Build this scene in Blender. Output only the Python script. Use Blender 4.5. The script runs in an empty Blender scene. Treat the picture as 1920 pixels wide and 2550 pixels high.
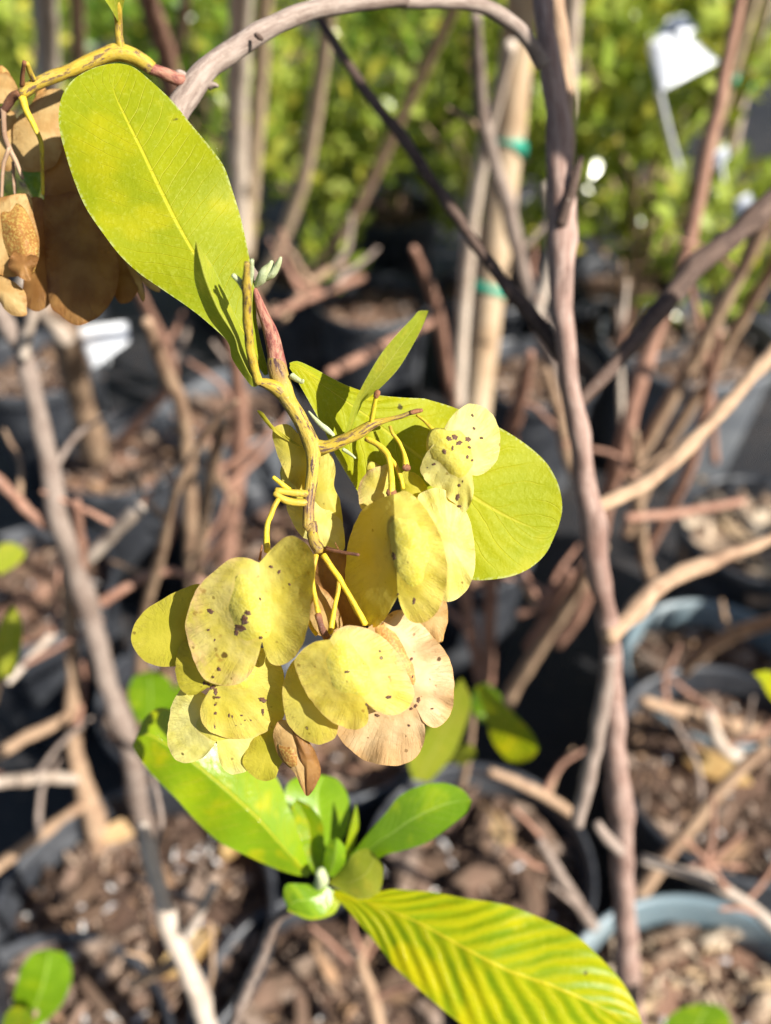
import bpy, math, random
import numpy as np
from mathutils import Vector, Matrix

# ------------------------------------------------------------------ camera, sky, sun, exposure
scene = bpy.context.scene
col = scene.collection
PITCH = math.radians(41.0)
CAM = np.array([0.0, 0.0, 1.08])
FPX = 2122.0                      # focal length in photograph pixels (photo 1920 x 2550)
cam_data = bpy.data.cameras.new('camera')
cam_data.sensor_fit = 'VERTICAL'
cam_data.sensor_height = 24.0
cam_data.lens = 24.0 * FPX / 2550.0
cam_data.clip_start = 0.01
cam_data.clip_end = 200
cam_data.dof.use_dof = True
cam_data.dof.focus_distance = 0.221
cam_data.dof.aperture_fstop = cam_data.lens / 4.5
cam = bpy.data.objects.new('camera', cam_data)
col.objects.link(cam)
cam.location = CAM.tolist()
cam.rotation_euler = (math.pi / 2 - PITCH, 0, 0)
scene.camera = cam

SUN_DIR = Vector((-0.85, 0.60, -0.845)).normalized()      # the way the light travels
sun_data = bpy.data.lights.new('sun', 'SUN')
sun_data.energy = 5.0
sun_data.angle = math.radians(0.53)
sun_data.color = (1.0, 0.95, 0.87)
sun = bpy.data.objects.new('sun', sun_data)
col.objects.link(sun)
sun.rotation_euler = SUN_DIR.to_track_quat('-Z', 'Y').to_euler()
sun.location = (2, -2, 4)
world = bpy.data.worlds.new('World')
scene.world = world
world.use_nodes = True
wn = world.node_tree
sky = wn.nodes.new('ShaderNodeTexSky')
sky.sky_type = 'NISHITA'
sky.sun_disc = False
sky.sun_elevation = math.asin(-SUN_DIR.z)
sky.sun_rotation = math.atan2(-SUN_DIR.x, -SUN_DIR.y)
bg = wn.nodes['Background']
bg.inputs['Strength'].default_value = 0.052
wn.links.new(sky.outputs[0], bg.inputs[0])
vs = scene.view_settings
vs.view_transform = 'Standard'
vs.look = 'None'
vs.exposure = 0.98
vs.gamma = 1.0
scene.render.engine = 'CYCLES'
scene.cycles.use_denoising = True
scene.cycles.max_bounces = 8
scene.cycles.diffuse_bounces = 4
scene.cycles.transmission_bounces = 6
scene.cycles.sample_clamp_indirect = 6.0
scene.cycles.caustics_reflective = False
scene.cycles.caustics_refractive = False

# ------------------------------------------------------------------ geometry helpers
RX = np.array([1.0, 0, 0])
UP = np.array([0, math.sin(PITCH), math.cos(PITCH)])
FW = np.array([0, math.cos(PITCH), -math.sin(PITCH)])

def P(x, y, d):
    x = np.asarray(x, float); y = np.asarray(y, float); d = np.asarray(d, float)
    a = ((x - 960) / FPX * d)[..., None]
    b = (-(y - 1275) / FPX * d)[..., None]
    return CAM + a * RX + b * UP + d[..., None] * FW

def depth_at(x, y, z):
    """distance along the view of the point of height z seen at x, y"""
    r = FW + (x - 960) / FPX * RX - (y - 1275) / FPX * UP
    return (z - CAM[2]) / r[2]

def PZ(x, y, z):
    return P(x, y, depth_at(x, y, z))

def spline(pts, n, closed=False):
    p = np.asarray(pts, float)
    m = len(p)
    if closed:
        q = np.vstack([p[-1], p, p[0], p[1]]); segs = m
    else:
        q = np.vstack([2 * p[0] - p[1], p, 2 * p[-1] - p[-2]]); segs = m - 1
    sub = 24
    out = []
    for i in range(segs):
        p0, p1, p2, p3 = q[i:i + 4]
        t = np.linspace(0, 1, sub, endpoint=False)[:, None]
        # centripetal-ish: plain Catmull-Rom with slightly reduced tangents
        m1 = (p2 - p0) * 0.46; m2 = (p3 - p1) * 0.46
        t2 = t * t; t3 = t2 * t
        out.append((2*t3-3*t2+1)*p1 + (t3-2*t2+t)*m1 + (-2*t3+3*t2)*p2 + (t3-t2)*m2)
    out = np.vstack(out + [p[:1] if closed else p[-1:]])
    seg = np.r_[0, np.cumsum(np.linalg.norm(np.diff(out[:, :2], axis=0), axis=1))]
    s = np.linspace(0, seg[-1], n + 1)[:-1] if closed else np.linspace(0, seg[-1], n)
    return np.stack([np.interp(s, seg, out[:, k]) for k in range(out.shape[1])], 1)

def wpos(o):
    v = Vector((0, 0, 0))
    while o is not None:
        v = v + o.location; o = o.parent
    return v

def mesh_obj(name, verts, faces, mat, parent=None, origin=None, uv=None, smooth=True):
    verts = np.asarray(verts, float)
    if origin is None:
        origin = verts.mean(0)
    origin = np.asarray(origin, float)
    me = bpy.data.meshes.new(name)
    me.from_pydata((verts - origin).tolist(), [], [tuple(int(i) for i in f) for f in faces])
    if uv is not None:
        lay = me.uv_layers.new(name='UVMap')
        arr = np.asarray(uv, float)
        li = np.empty(len(me.loops), dtype=np.int32)
        me.loops.foreach_get('vertex_index', li)
        if len(arr) == len(verts):
            arr = arr[li]
        lay.data.foreach_set('uv', arr.ravel())
    if smooth:
        me.polygons.foreach_set('use_smooth', [True] * len(me.polygons))
    me.materials.append(mat)
    o = bpy.data.objects.new(name, me)
    col.objects.link(o)
    loc = Vector(origin.tolist())
    if parent is not None:
        o.parent = parent
        loc = loc - wpos(parent)
    o.location = loc
    return o

def tag(o, label, cat=None, group=None, kind=None):
    if label: o['label'] = label
    if cat: o['category'] = cat
    if group: o['group'] = group
    if kind: o['kind'] = kind
    return o

def thing(name, loc, label, cat, group=None):
    o = bpy.data.objects.new(name, None)
    o.empty_display_size = 0.02
    col.objects.link(o)
    o.location = Vector([float(v) for v in loc])
    return tag(o, label, cat, group)

def copy_tree(o, parent=None, label=None):
    c = o.copy()
    col.objects.link(c)
    c.parent = parent
    if label: c['label'] = label
    for ch in o.children:
        copy_tree(ch, c)
    return c

# ------------------------------------------------------------------ material helpers
class NT:
    def __init__(self, name):
        self.m = bpy.data.materials.new(name)
        self.m.use_nodes = True
        self.t = self.m.node_tree
        self.t.nodes.clear()
        self.out = self.t.nodes.new('ShaderNodeOutputMaterial')
    def n(self, typ, **kw):
        nd = self.t.nodes.new('ShaderNode' + typ)
        for k, v in kw.items():
            if k.startswith('i_'):
                self.set(nd.inputs[k[2:].replace('_', ' ')], v)
            else:
                setattr(nd, k, v)
        return nd
    def set(self, inp, v):
        if isinstance(v, bpy.types.NodeSocket):
            self.t.links.new(v, inp)
        elif isinstance(v, (tuple, list)) and len(v) == 3 and inp.type == 'RGBA':
            inp.default_value = (*v, 1)
        else:
            inp.default_value = v
    def math(self, op, a, b=0.0, c=0.0, clamp=False):
        nd = self.n('Math', operation=op, use_clamp=clamp)
        for i, v in enumerate((a, b, c)):
            self.set(nd.inputs[i], v)
        return nd.outputs[0]
    def ramp(self, v, a, b, smooth=True):
        nd = self.n('MapRange', interpolation_type='SMOOTHSTEP' if smooth else 'LINEAR')
        self.set(nd.inputs[0], v); nd.inputs[1].default_value = a; nd.inputs[2].default_value = b
        return nd.outputs[0]
    def mix(self, f, a, b, blend='MIX'):
        nd = self.n('Mix', data_type='RGBA', blend_type=blend)
        self.set(nd.inputs[0], f); self.set(nd.inputs[6], a); self.set(nd.inputs[7], b)
        return nd.outputs[2]
    def noise(self, vec, scale, detail=3.0, rough=0.55, dist=0.0):
        nd = self.n('TexNoise')
        self.set(nd.inputs['Vector'], vec)
        nd.inputs['Scale'].default_value = scale; nd.inputs['Detail'].default_value = detail
        nd.inputs['Roughness'].default_value = rough; nd.inputs['Distortion'].default_value = dist
        return nd.outputs[0]
    def voro(self, vec, scale, feature='F1'):
        nd = self.n('TexVoronoi', feature=feature)
        self.set(nd.inputs['Vector'], vec); nd.inputs['Scale'].default_value = scale
        return nd
    def coord(self, which='Object'):
        return self.n('TexCoord').outputs[which]
    def sep(self, v):
        nd = self.n('SeparateXYZ'); self.set(nd.inputs[0], v); return nd.outputs
    def comb(self, x, y, z=0.0):
        nd = self.n('CombineXYZ')
        for i, v in enumerate((x, y, z)): self.set(nd.inputs[i], v)
        return nd.outputs[0]
    def rand(self):
        return self.n('ObjectInfo').outputs['Random']
    def bump(self, h, strength=0.4, dist=0.0005):
        nd = self.n('Bump')
        nd.inputs['Strength'].default_value = strength; nd.inputs['Distance'].default_value = dist
        self.set(nd.inputs['Height'], h)
        return nd.outputs[0]
    def finish(self, color, rough=0.5, spec=0.4, normal=None, transl=0.0, tcolor=None):
        b = self.n('BsdfPrincipled')
        self.set(b.inputs['Base Color'], color); self.set(b.inputs['Roughness'], rough)
        self.set(b.inputs['Specular IOR Level'], spec)
        if normal is not None: self.set(b.inputs['Normal'], normal)
        sh = b.outputs[0]
        if transl:
            t = self.n('BsdfTranslucent')
            self.set(t.inputs['Color'], tcolor if tcolor is not None else color)
            if normal is not None: self.set(t.inputs['Normal'], normal)
            mx = self.n('MixShader'); self.set(mx.inputs[0], transl)
            self.t.links.new(sh, mx.inputs[1]); self.t.links.new(t.outputs[0], mx.inputs[2])
            sh = mx.outputs[0]
        self.t.links.new(sh, self.out.inputs[0])
        return self.m

def spots(k, vec, scale, keep, r0, r1):
    """sparse round blemishes; returns (mask, pale-centre mask)"""
    nz = k.n('TexNoise'); k.set(nz.inputs['Vector'], vec); nz.inputs['Scale'].default_value = scale * 3
    off = k.n('VectorMath', operation='MULTIPLY_ADD')
    k.set(off.inputs[0], nz.outputs['Color']); off.inputs[1].default_value = (0.25 / scale,) * 3
    k.set(off.inputs[2], vec)
    v = k.voro(off.outputs[0], scale)
    cs = k.sep(v.outputs['Color'])
    on = k.math('GREATER_THAN', cs[0], 1 - keep)
    size = k.math('MULTIPLY_ADD', cs[1], r1 - r0, r0)
    q = k.math('DIVIDE', v.outputs['Distance'], size)
    mask = k.math('MULTIPLY', k.ramp(q, 1.1, 0.75), on)
    pale = k.math('MULTIPLY', k.math('MULTIPLY', k.ramp(q, 0.5, 0.25), on), k.math('GREATER_THAN', cs[2], 0.55))
    return mask, pale

def leaf_mat(name, ca, cb, cy, vein, nveins=26, transl=0.3, rough=0.58, spec=0.22, ribs=0.0, keep=0.03, tcol=None, fuzz=0.5, slant=2.6):
    k = NT(name)
    uv = k.sep(k.coord('UV'))
    ob = k.coord('Object')
    u = uv[0]
    av = k.math('MULTIPLY', k.math('ABSOLUTE', k.math('SUBTRACT', uv[1], 0.5)), 2.0)
    wob = k.noise(ob, 70, 2)
    s = k.math('ADD', k.math('SUBTRACT', k.math('MULTIPLY', u, nveins), k.math('MULTIPLY', av, slant)),
               k.math('MULTIPLY', wob, 1.1))
    fr = k.math('ABSOLUTE', k.math('SUBTRACT', k.math('FRACT', s), 0.5))        # 0 in a vein
    sidev = k.math('MULTIPLY', k.ramp(fr, 0.055, 0.0), k.ramp(av, 1.0, 0.6))
    sidev = k.math('MULTIPLY', sidev, k.ramp(k.noise(ob, 110, 2), 0.30, 0.55))
    mid = k.ramp(av, 0.036, 0.010)
    mid = k.math('MULTIPLY', mid, k.ramp(u, 1.0, 0.8))
    big = k.ramp(k.noise(ob, 55, 3), 0.35, 0.68)
    fine = k.noise(ob, 900, 2, 0.6)
    c = k.mix(big, ca, cb)
    c = k.mix(k.math('MULTIPLY', k.ramp(k.noise(k.n('VectorMath', operation='ADD', ).outputs[0], 1), 0, 1), 0.0), c, c) if False else c
    yel = k.ramp(k.noise(k.comb(k.math('MULTIPLY', u, 3.0), uv[1], k.rand()), 2.2, 2), 0.5, 0.72)
    c = k.mix(k.math('MULTIPLY', yel, 0.75), c, cy)
    if ribs:
        rb = k.ramp(fr, 0.42, 0.08)
        c = k.mix(k.math('MULTIPLY', rb, ribs), c, cy)
    c = k.mix(k.math('MULTIPLY', sidev, 0.5), c, vein)
    c = k.mix(k.math('MULTIPLY', mid, 0.85), c, vein)
    c = k.mix(k.math('MULTIPLY', k.ramp(fine, 0.52, 0.72), 0.20 * fuzz), c, (0.66, 0.70, 0.16))
    edge = k.math('MULTIPLY', k.ramp(av, 0.955, 0.99), k.ramp(fine, 0.42, 0.56))
    c = k.mix(k.math('MULTIPLY', edge, 0.55 * fuzz), c, (0.6, 0.66, 0.4))
    m, pale = spots(k, ob, 170, keep, 0.08, 0.26)
    c = k.mix(k.math('MULTIPLY', m, 0.9), c, (0.045, 0.028, 0.012))
    m2, p2 = spots(k, ob, 60, keep * 1.2, 0.06, 0.20)
    c = k.mix(k.math('MULTIPLY', m2, 0.55), c, (0.42, 0.20, 0.02))
    h = k.math('ADD', k.math('MULTIPLY', fine, 0.5), k.math('MULTIPLY', k.noise(ob, 420, 2), 0.6))
    h = k.math('SUBTRACT', h, k.math('MULTIPLY', sidev, 0.55))
    h = k.math('SUBTRACT', h, k.math('MULTIPLY', mid, 0.6))
    return k.finish(c, rough, spec, k.bump(h, 0.55, 0.0005), transl, tcol)

def wing_mat(name, ca, cb, rim, brown=0.2, transl=0.42, tcol=None, keep=0.10, body=False):
    k = NT(name)
    ob = k.coord('Object')
    uv = k.sep(k.coord('UV'))
    big = k.ramp(k.noise(ob, 120, 3), 0.3, 0.7)
    c = k.mix(big, ca, cb)
    # nerves run from the axis of the capsule to the margin
    rv = k.comb(k.math('MULTIPLY', uv[0], 46.0), k.math('MULTIPLY', uv[1], 2.0), k.math('MULTIPLY', k.rand(), 9.0))
    nerve = k.noise(rv, 1.6, 4, 0.7, 0.4)
    outer = k.ramp(uv[1], 0.45, 0.85)
    nv = k.math('MULTIPLY', k.ramp(nerve, 0.48, 0.66), outer)
    gr = k.noise(ob, 1500, 2, 0.6)
    if body:
        c = k.mix(k.math('MULTIPLY', k.ramp(gr, 0.45, 0.65), 0.35), c, (0.72, 0.66, 0.18))
    else:
        c = k.mix(k.math('MULTIPLY', nv, 0.13), c, rim)
        eb = k.math('MULTIPLY', k.ramp(uv[1], 0.72, 1.0), k.ramp(k.noise(ob, 190, 3), 0.40, 0.62))
        c = k.mix(k.math('MULTIPLY', eb, brown), c, rim)
        em = k.math('MULTIPLY', k.ramp(uv[1], 0.965, 1.0), 0.5)
        c = k.mix(em, c, rim)
    bl = k.math('MULTIPLY', k.ramp(k.noise(ob, 330, 3, 0.6), 0.62, 0.76), 0.22 + brown * 0.5)
    c = k.mix(bl, c, (0.30, 0.15, 0.04))
    m, pale = spots(k, ob, 230, keep, 0.10, 0.24)
    c = k.mix(k.math('MULTIPLY', m, 0.93), c, (0.055, 0.028, 0.015))
    c = k.mix(k.math('MULTIPLY', pale, 0.75), c, (0.5, 0.42, 0.36))
    m3, p3 = spots(k, ob, 520, keep * 0.9, 0.10, 0.30)
    c = k.mix(k.math('MULTIPLY', m3, 0.65), c, (0.14, 0.07, 0.02))
    h = k.math('ADD', k.math('MULTIPLY', nv, 0.45), k.math('MULTIPLY', k.noise(ob, 600, 3), 0.9))
    if body:
        h = k.math('ADD', h, k.math('MULTIPLY', gr, 0.5))
    return k.finish(c, 0.52, 0.25, k.bump(h, 0.55, 0.0005), 0.27 if body else transl, tcol if tcol else c)

def bark_mat(name, ca, cb, cc, scale=90.0, stretch=6.0, rough=0.8, spots_amt=0.0, spot_col=(0.06, 0.03, 0.03), transl=0, bumpd=0.0006, bs=0.5):
    k = NT(name)
    uv = k.sep(k.coord('UV'))          # u metres along, v metres around
    ob = k.coord('Object')
    sv = k.comb(k.math('MULTIPLY', uv[0], 1.0), k.math('MULTIPLY', uv[1], stretch), k.math('MULTIPLY', k.rand(), 7.0))
    streak = k.noise(sv, scale * 1.6, 4, 0.62)
    patch = k.noise(ob, scale * 0.45, 3)
    fine = k.noise(ob, scale * 12, 3, 0.65)
    c = k.mix(k.ramp(streak, 0.35, 0.65), ca, cb)
    c = k.mix(k.math('MULTIPLY', k.ramp(patch, 0.48, 0.68), 0.8), c, cc)
    if spots_amt:
        pm = k.math('MULTIPLY', k.ramp(k.noise(sv, scale * 1.3, 4, 0.75), 0.50, 0.57), k.ramp(k.noise(ob, scale * 0.9, 2), 0.42, 0.54))
        c = k.mix(k.math('MULTIPLY', pm, spots_amt), c, spot_col)
    c = k.mix(k.math('MULTIPLY', k.ramp(fine, 0.55, 0.75), 0.25), c, (0.6, 0.5, 0.42))
    h = k.math('ADD', k.math('MULTIPLY', streak, 1.0), k.math('MULTIPLY', fine, 0.5))
    return k.finish(c, rough, 0.25, k.bump(h, bs, bumpd), transl, c if transl else None)

M = {}
# leaves
M['leaf'] = leaf_mat('hop_leaf', (0.235, 0.275, 0.003), (0.30, 0.325, 0.003), (0.38, 0.36, 0.003), (0.54, 0.50, 0.025), nveins=27, transl=0.28)
M['leaf_thin'] = leaf_mat('hop_leaf_thin', (0.30, 0.335, 0.003), (0.37, 0.375, 0.003), (0.43, 0.40, 0.003), (0.48, 0.45, 0.03), nveins=13, transl=0.32, keep=0.05)
M['leaf_young'] = leaf_mat('young_leaf', (0.33, 0.38, 0.025), (0.41, 0.43, 0.04), (0.48, 0.45, 0.04), (0.56, 0.56, 0.12), nveins=22, transl=0.35, keep=0.0)
M['leaf_gloss'] = leaf_mat('glossy_leaf', (0.20, 0.33, 0.005), (0.31, 0.40, 0.004), (0.50, 0.45, 0.003), (0.56, 0.52, 0.03), nveins=16, transl=0.28, rough=0.24, spec=0.8, keep=0.0, fuzz=0.1)
M['leaf_green'] = leaf_mat('green_leaf', (0.13, 0.25, 0.005), (0.19, 0.33, 0.008), (0.28, 0.38, 0.008), (0.40, 0.55, 0.10), nveins=14, transl=0.25, rough=0.3, spec=0.55, keep=0.0, fuzz=0.1)
M['leaf_ribbed'] = leaf_mat('ribbed_leaf', (0.20, 0.30, 0.004), (0.30, 0.36, 0.003), (0.55, 0.48, 0.003), (0.60, 0.52, 0.02), nveins=13, transl=0.3, rough=0.42, ribs=0.42, keep=0.06, fuzz=0.1, slant=2.6)
# capsules
YT = (0.80, 0.58, 0.010)
M['wing'] = wing_mat('yellow_wing', (0.62, 0.54, 0.07), (0.70, 0.62, 0.14), (0.70, 0.50, 0.18), 0.25, 0.50, YT)
M['wing_pale'] = wing_mat('pale_wing', (0.66, 0.60, 0.13), (0.75, 0.70, 0.26), (0.74, 0.60, 0.26), 0.15, 0.40, YT, keep=0.07)
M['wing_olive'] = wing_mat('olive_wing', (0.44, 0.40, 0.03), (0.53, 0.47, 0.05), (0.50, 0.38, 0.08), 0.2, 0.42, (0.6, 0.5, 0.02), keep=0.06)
M['wing_tan'] = wing_mat('tan_wing', (0.60, 0.38, 0.18), (0.70, 0.51, 0.28), (0.62, 0.36, 0.14), 0.5, 0.30, (0.6, 0.34, 0.10), keep=0.12)
M['wing_rimtan'] = wing_mat('tan_rimmed_wing', (0.62, 0.53, 0.08), (0.70, 0.60, 0.19), (0.70, 0.46, 0.22), 0.95, 0.40, YT, keep=0.09)
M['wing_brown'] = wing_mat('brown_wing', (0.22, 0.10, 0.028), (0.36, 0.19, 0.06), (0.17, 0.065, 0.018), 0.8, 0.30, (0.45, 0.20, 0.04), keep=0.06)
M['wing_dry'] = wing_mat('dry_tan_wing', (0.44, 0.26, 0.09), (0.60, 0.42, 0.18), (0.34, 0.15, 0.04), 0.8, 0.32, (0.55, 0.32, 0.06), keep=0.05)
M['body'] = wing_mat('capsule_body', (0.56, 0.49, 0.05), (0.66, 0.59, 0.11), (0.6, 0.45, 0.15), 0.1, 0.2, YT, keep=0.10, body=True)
M['body_tan'] = wing_mat('tan_capsule_body', (0.42, 0.19, 0.05), (0.60, 0.34, 0.12), (0.5, 0.25, 0.1), 0.3, 0.2, (0.5, 0.25, 0.05), keep=0.14, body=True)
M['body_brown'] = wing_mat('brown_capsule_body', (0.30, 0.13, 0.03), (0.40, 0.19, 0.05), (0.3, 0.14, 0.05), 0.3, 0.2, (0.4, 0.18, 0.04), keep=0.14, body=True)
# wood
M['twig'] = bark_mat('yellow_twig', (0.41, 0.28, 0.025), (0.50, 0.36, 0.045), (0.33, 0.23, 0.06), 160, 5, 0.55, 0.85, (0.085, 0.04, 0.05), 0, 0.0004)
M['twig_dark'] = bark_mat('streaked_twig', (0.40, 0.28, 0.035), (0.49, 0.36, 0.065), (0.23, 0.125, 0.07), 150, 6, 0.6, 0.95, (0.07, 0.035, 0.04), 0, 0.0005)
M['pedicel'] = bark_mat('yellow_pedicel', (0.58, 0.42, 0.02), (0.66, 0.50, 0.04), (0.55, 0.36, 0.03), 220, 4, 0.5, 0.5, (0.20, 0.08, 0.03), 0, 0.0003)
M['redtwig'] = bark_mat('red_scurfy_twig', (0.22, 0.06, 0.05), (0.40, 0.20, 0.13), (0.30, 0.11, 0.08), 200, 3, 0.75, 0.6, (0.10, 0.03, 0.03), 0, 0.0005)
M['grey'] = bark_mat('grey_bark', (0.25, 0.19, 0.155), (0.35, 0.28, 0.235), (0.20, 0.145, 0.115), 70, 7, 0.85, 0.35, (0.10, 0.06, 0.05))
M['pale'] = bark_mat('pale_bark', (0.50, 0.41, 0.33), (0.60, 0.51, 0.42), (0.40, 0.31, 0.24), 60, 7, 0.85, 0.3, (0.2, 0.13, 0.1))
M['tan'] = bark_mat('tan_bark', (0.33, 0.215, 0.135), (0.45, 0.31, 0.20), (0.25, 0.15, 0.095), 60, 7, 0.85, 0.3, (0.13, 0.07, 0.04))
M['red'] = bark_mat('red_brown_bark', (0.29, 0.145, 0.095), (0.41, 0.24, 0.17), (0.21, 0.105, 0.07), 60, 7, 0.8, 0.3, (0.10, 0.05, 0.04))
M['stem'] = bark_mat('pinkish_stem_bark', (0.27, 0.165, 0.13), (0.42, 0.30, 0.25), (0.20, 0.115, 0.09), 45, 7, 0.8, 0.5, (0.09, 0.05, 0.04))
M['dark'] = bark_mat('dark_shaded_bark', (0.07, 0.045, 0.035), (0.13, 0.085, 0.065), (0.05, 0.03, 0.025), 60, 7, 0.85)  # scar tone; on the thin branches, cast shade put into the bark colour
M['drybrown'] = bark_mat('dead_stub', (0.20, 0.08, 0.03), (0.30, 0.13, 0.06), (0.13, 0.06, 0.05), 200, 4, 0.7)
M['bud'] = bark_mat('grey_green_bud', (0.40, 0.46, 0.24), (0.52, 0.57, 0.34), (0.36, 0.36, 0.14), 220, 3, 0.7)
M['stake'] = bark_mat('stake_wood', (0.50, 0.36, 0.22), (0.62, 0.48, 0.33), (0.44, 0.29, 0.17), 25, 12, 0.75, 0.2, (0.2, 0.12, 0.07))
M['stake_pale'] = bark_mat('weathered_stake_wood', (0.62, 0.50, 0.39), (0.74, 0.62, 0.50), (0.54, 0.41, 0.31), 25, 12, 0.8, 0.2, (0.2, 0.15, 0.1))

# ------------------------------------------------------------------ builders
rng = np.random.default_rng(11)

def tube(name, pts, mat, parent, d=None, seg=12, bump=0.05, n=None, tip=True, origin=None, cap=0.5, crook=0.0):
    """pts: (x, y, width_px[, depth]); depths missing are interpolated between the ones given"""
    a = []
    for p in pts:
        dd = p[3] if len(p) > 3 else (d if d is not None and not isinstance(d, tuple) else None)
        a.append([p[0], p[1], p[2], np.nan if dd is None else dd])
    a = np.array(a, float)
    if isinstance(d, tuple):
        a[0, 3], a[-1, 3] = d
    s = np.r_[0, np.cumsum(np.linalg.norm(np.diff(a[:, :2], axis=0), axis=1))]
    ok = ~np.isnan(a[:, 3])
    a[:, 3] = np.interp(s, s[ok], a[ok, 3])
    if n is None:
        n = int(min(90, max(10, s[-1] / 9)))
    q = spline(a, n)
    if crook:
        nk = max(3, int(s[-1] / 110))
        for ax_ in (0, 1):
            kn = rng.normal(size=nk + 3) * crook
            kn[0] = kn[1] = 0
            q[:, ax_] += np.interp(np.linspace(0, nk + 2, len(q)), np.arange(nk + 3), kn) * q[:, 2]
        kn = rng.normal(size=nk * 2 + 3)
        q[:, 2] *= 1 + 0.07 * np.interp(np.linspace(0, nk * 2 + 2, len(q)), np.arange(nk * 2 + 3), kn)
    c = P(q[:, 0], q[:, 1], q[:, 3])
    r = 0.5 * q[:, 2] / FPX * q[:, 3]
    return tube3(name, c, r, mat, parent, seg, bump, origin, cap)

def tube3(name, c, r, mat, parent, seg=12, bump=0.05, origin=None, cap=0.5):
    n = len(c)
    tng = np.gradient(c, axis=0)
    tng /= np.linalg.norm(tng, axis=1)[:, None] + 1e-12
    ref = np.array([0.31, -0.8, 0.5]); 
    verts = []; uvs = []
    L = np.r_[0, np.cumsum(np.linalg.norm(np.diff(c, axis=0), axis=1))]
    # smooth random swelling along the stem (nodes, scars)
    ph = rng.uniform(0, 6.28, 6); fr = rng.uniform(0.6, 3.2, 6) * 40
    side = np.cross(tng[0], ref); side /= np.linalg.norm(side)
    rm = float(np.mean(r))
    for i in range(n):
        side = side - tng[i] * side.dot(tng[i]); side /= np.linalg.norm(side)
        o2 = np.cross(tng[i], side)
        for j in range(seg):
            t = 2 * math.pi * j / seg
            w = 1 + bump * (math.sin(L[i] / max(rm, 1e-4) * 0.55 + ph[0]) * 0.5 + math.sin(L[i] / max(rm, 1e-4) * 1.3 + ph[1] + 2 * t) * 0.6
                            + math.sin(L[i] / max(rm, 1e-4) * 0.8 + ph[2] + t) * 0.7)
            verts.append(c[i] + r[i] * w * (math.cos(t) * side + math.sin(t) * o2))
            uvs.append((L[i], t * rm))
    faces = []
    for i in range(n - 1):
        for j in range(seg):
            k2 = (j + 1) % seg
            faces.append((i * seg + j, i * seg + k2, (i + 1) * seg + k2, (i + 1) * seg + j))
    a = len(verts)
    verts.append(c[0] - tng[0] * r[0] * cap); uvs.append((0, 0))
    verts.append(c[-1] + tng[-1] * r[-1] * cap); uvs.append((L[-1], 0))
    for j in range(seg):
        k2 = (j + 1) % seg
        faces.append((a, k2, j)); faces.append((a + 1, (n - 1) * seg + j, (n - 1) * seg + k2))
    return mesh_obj(name, verts, faces, mat, parent, c[0] if origin is None else origin, uvs)

def leaf(name, left, right, mat, parent, d, fold=(0.0, 0.0), mid=None, wave=0.0, nw=5, ribs=0.0, nribs=19, slant=3.4, n=64, m=9, cup=0.0, label=None):
    """left/right: edge polylines base to tip (px); d: depths base to tip; fold: depth added at the left/right edge"""
    Lp = spline(left, n); Rp = spline(right, n)
    if mid is None: Mp = (Lp + Rp) / 2
    else: Mp = spline(mid, n)
    t = np.linspace(0, 1, n)
    dm = np.interp(t, np.linspace(0, 1, len(d)), d) if not callable(d) else d(t)
    dm = np.convolve(np.pad(dm, 4, mode='reflect', reflect_type='odd'), np.ones(9) / 9, mode='valid')
    ph = rng.uniform(0, 6.28, 3)
    verts = []; uvs = []
    for i in range(n):
        env = math.sin(math.pi * min(max(t[i], 0.0), 1.0)) ** 0.6
        for j in range(-m, m + 1):
            v = j / m; av = abs(v)
            E = Lp[i] if v < 0 else Rp[i]
            p = Mp[i] * (1 - av) + E * av
            dd = dm[i] + (fold[0] if v < 0 else fold[1]) * av * env - cup * (1 - av * av) * env
            dd += wave * env * av * av * math.sin(nw * t[i] * 6.28 + ph[0 if v < 0 else 1])
            if ribs:
                dd += ribs * env * math.sin(2 * math.pi * (t[i] * nribs - av * slant)) * (0.3 + 0.7 * av) * (1 - av ** 6)
            verts.append(P(p[0], p[1], dd)); uvs.append((t[i], v / 2 + 0.5))
    w = 2 * m + 1
    faces = [(i * w + j, i * w + j + 1, (i + 1) * w + j + 1, (i + 1) * w + j) for i in range(n - 1) for j in range(w - 1)]
    o = mesh_obj(name, verts, faces, mat, parent, np.asarray(verts[m]), uvs)
    if label: o['label'] = label
    return o

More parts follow.
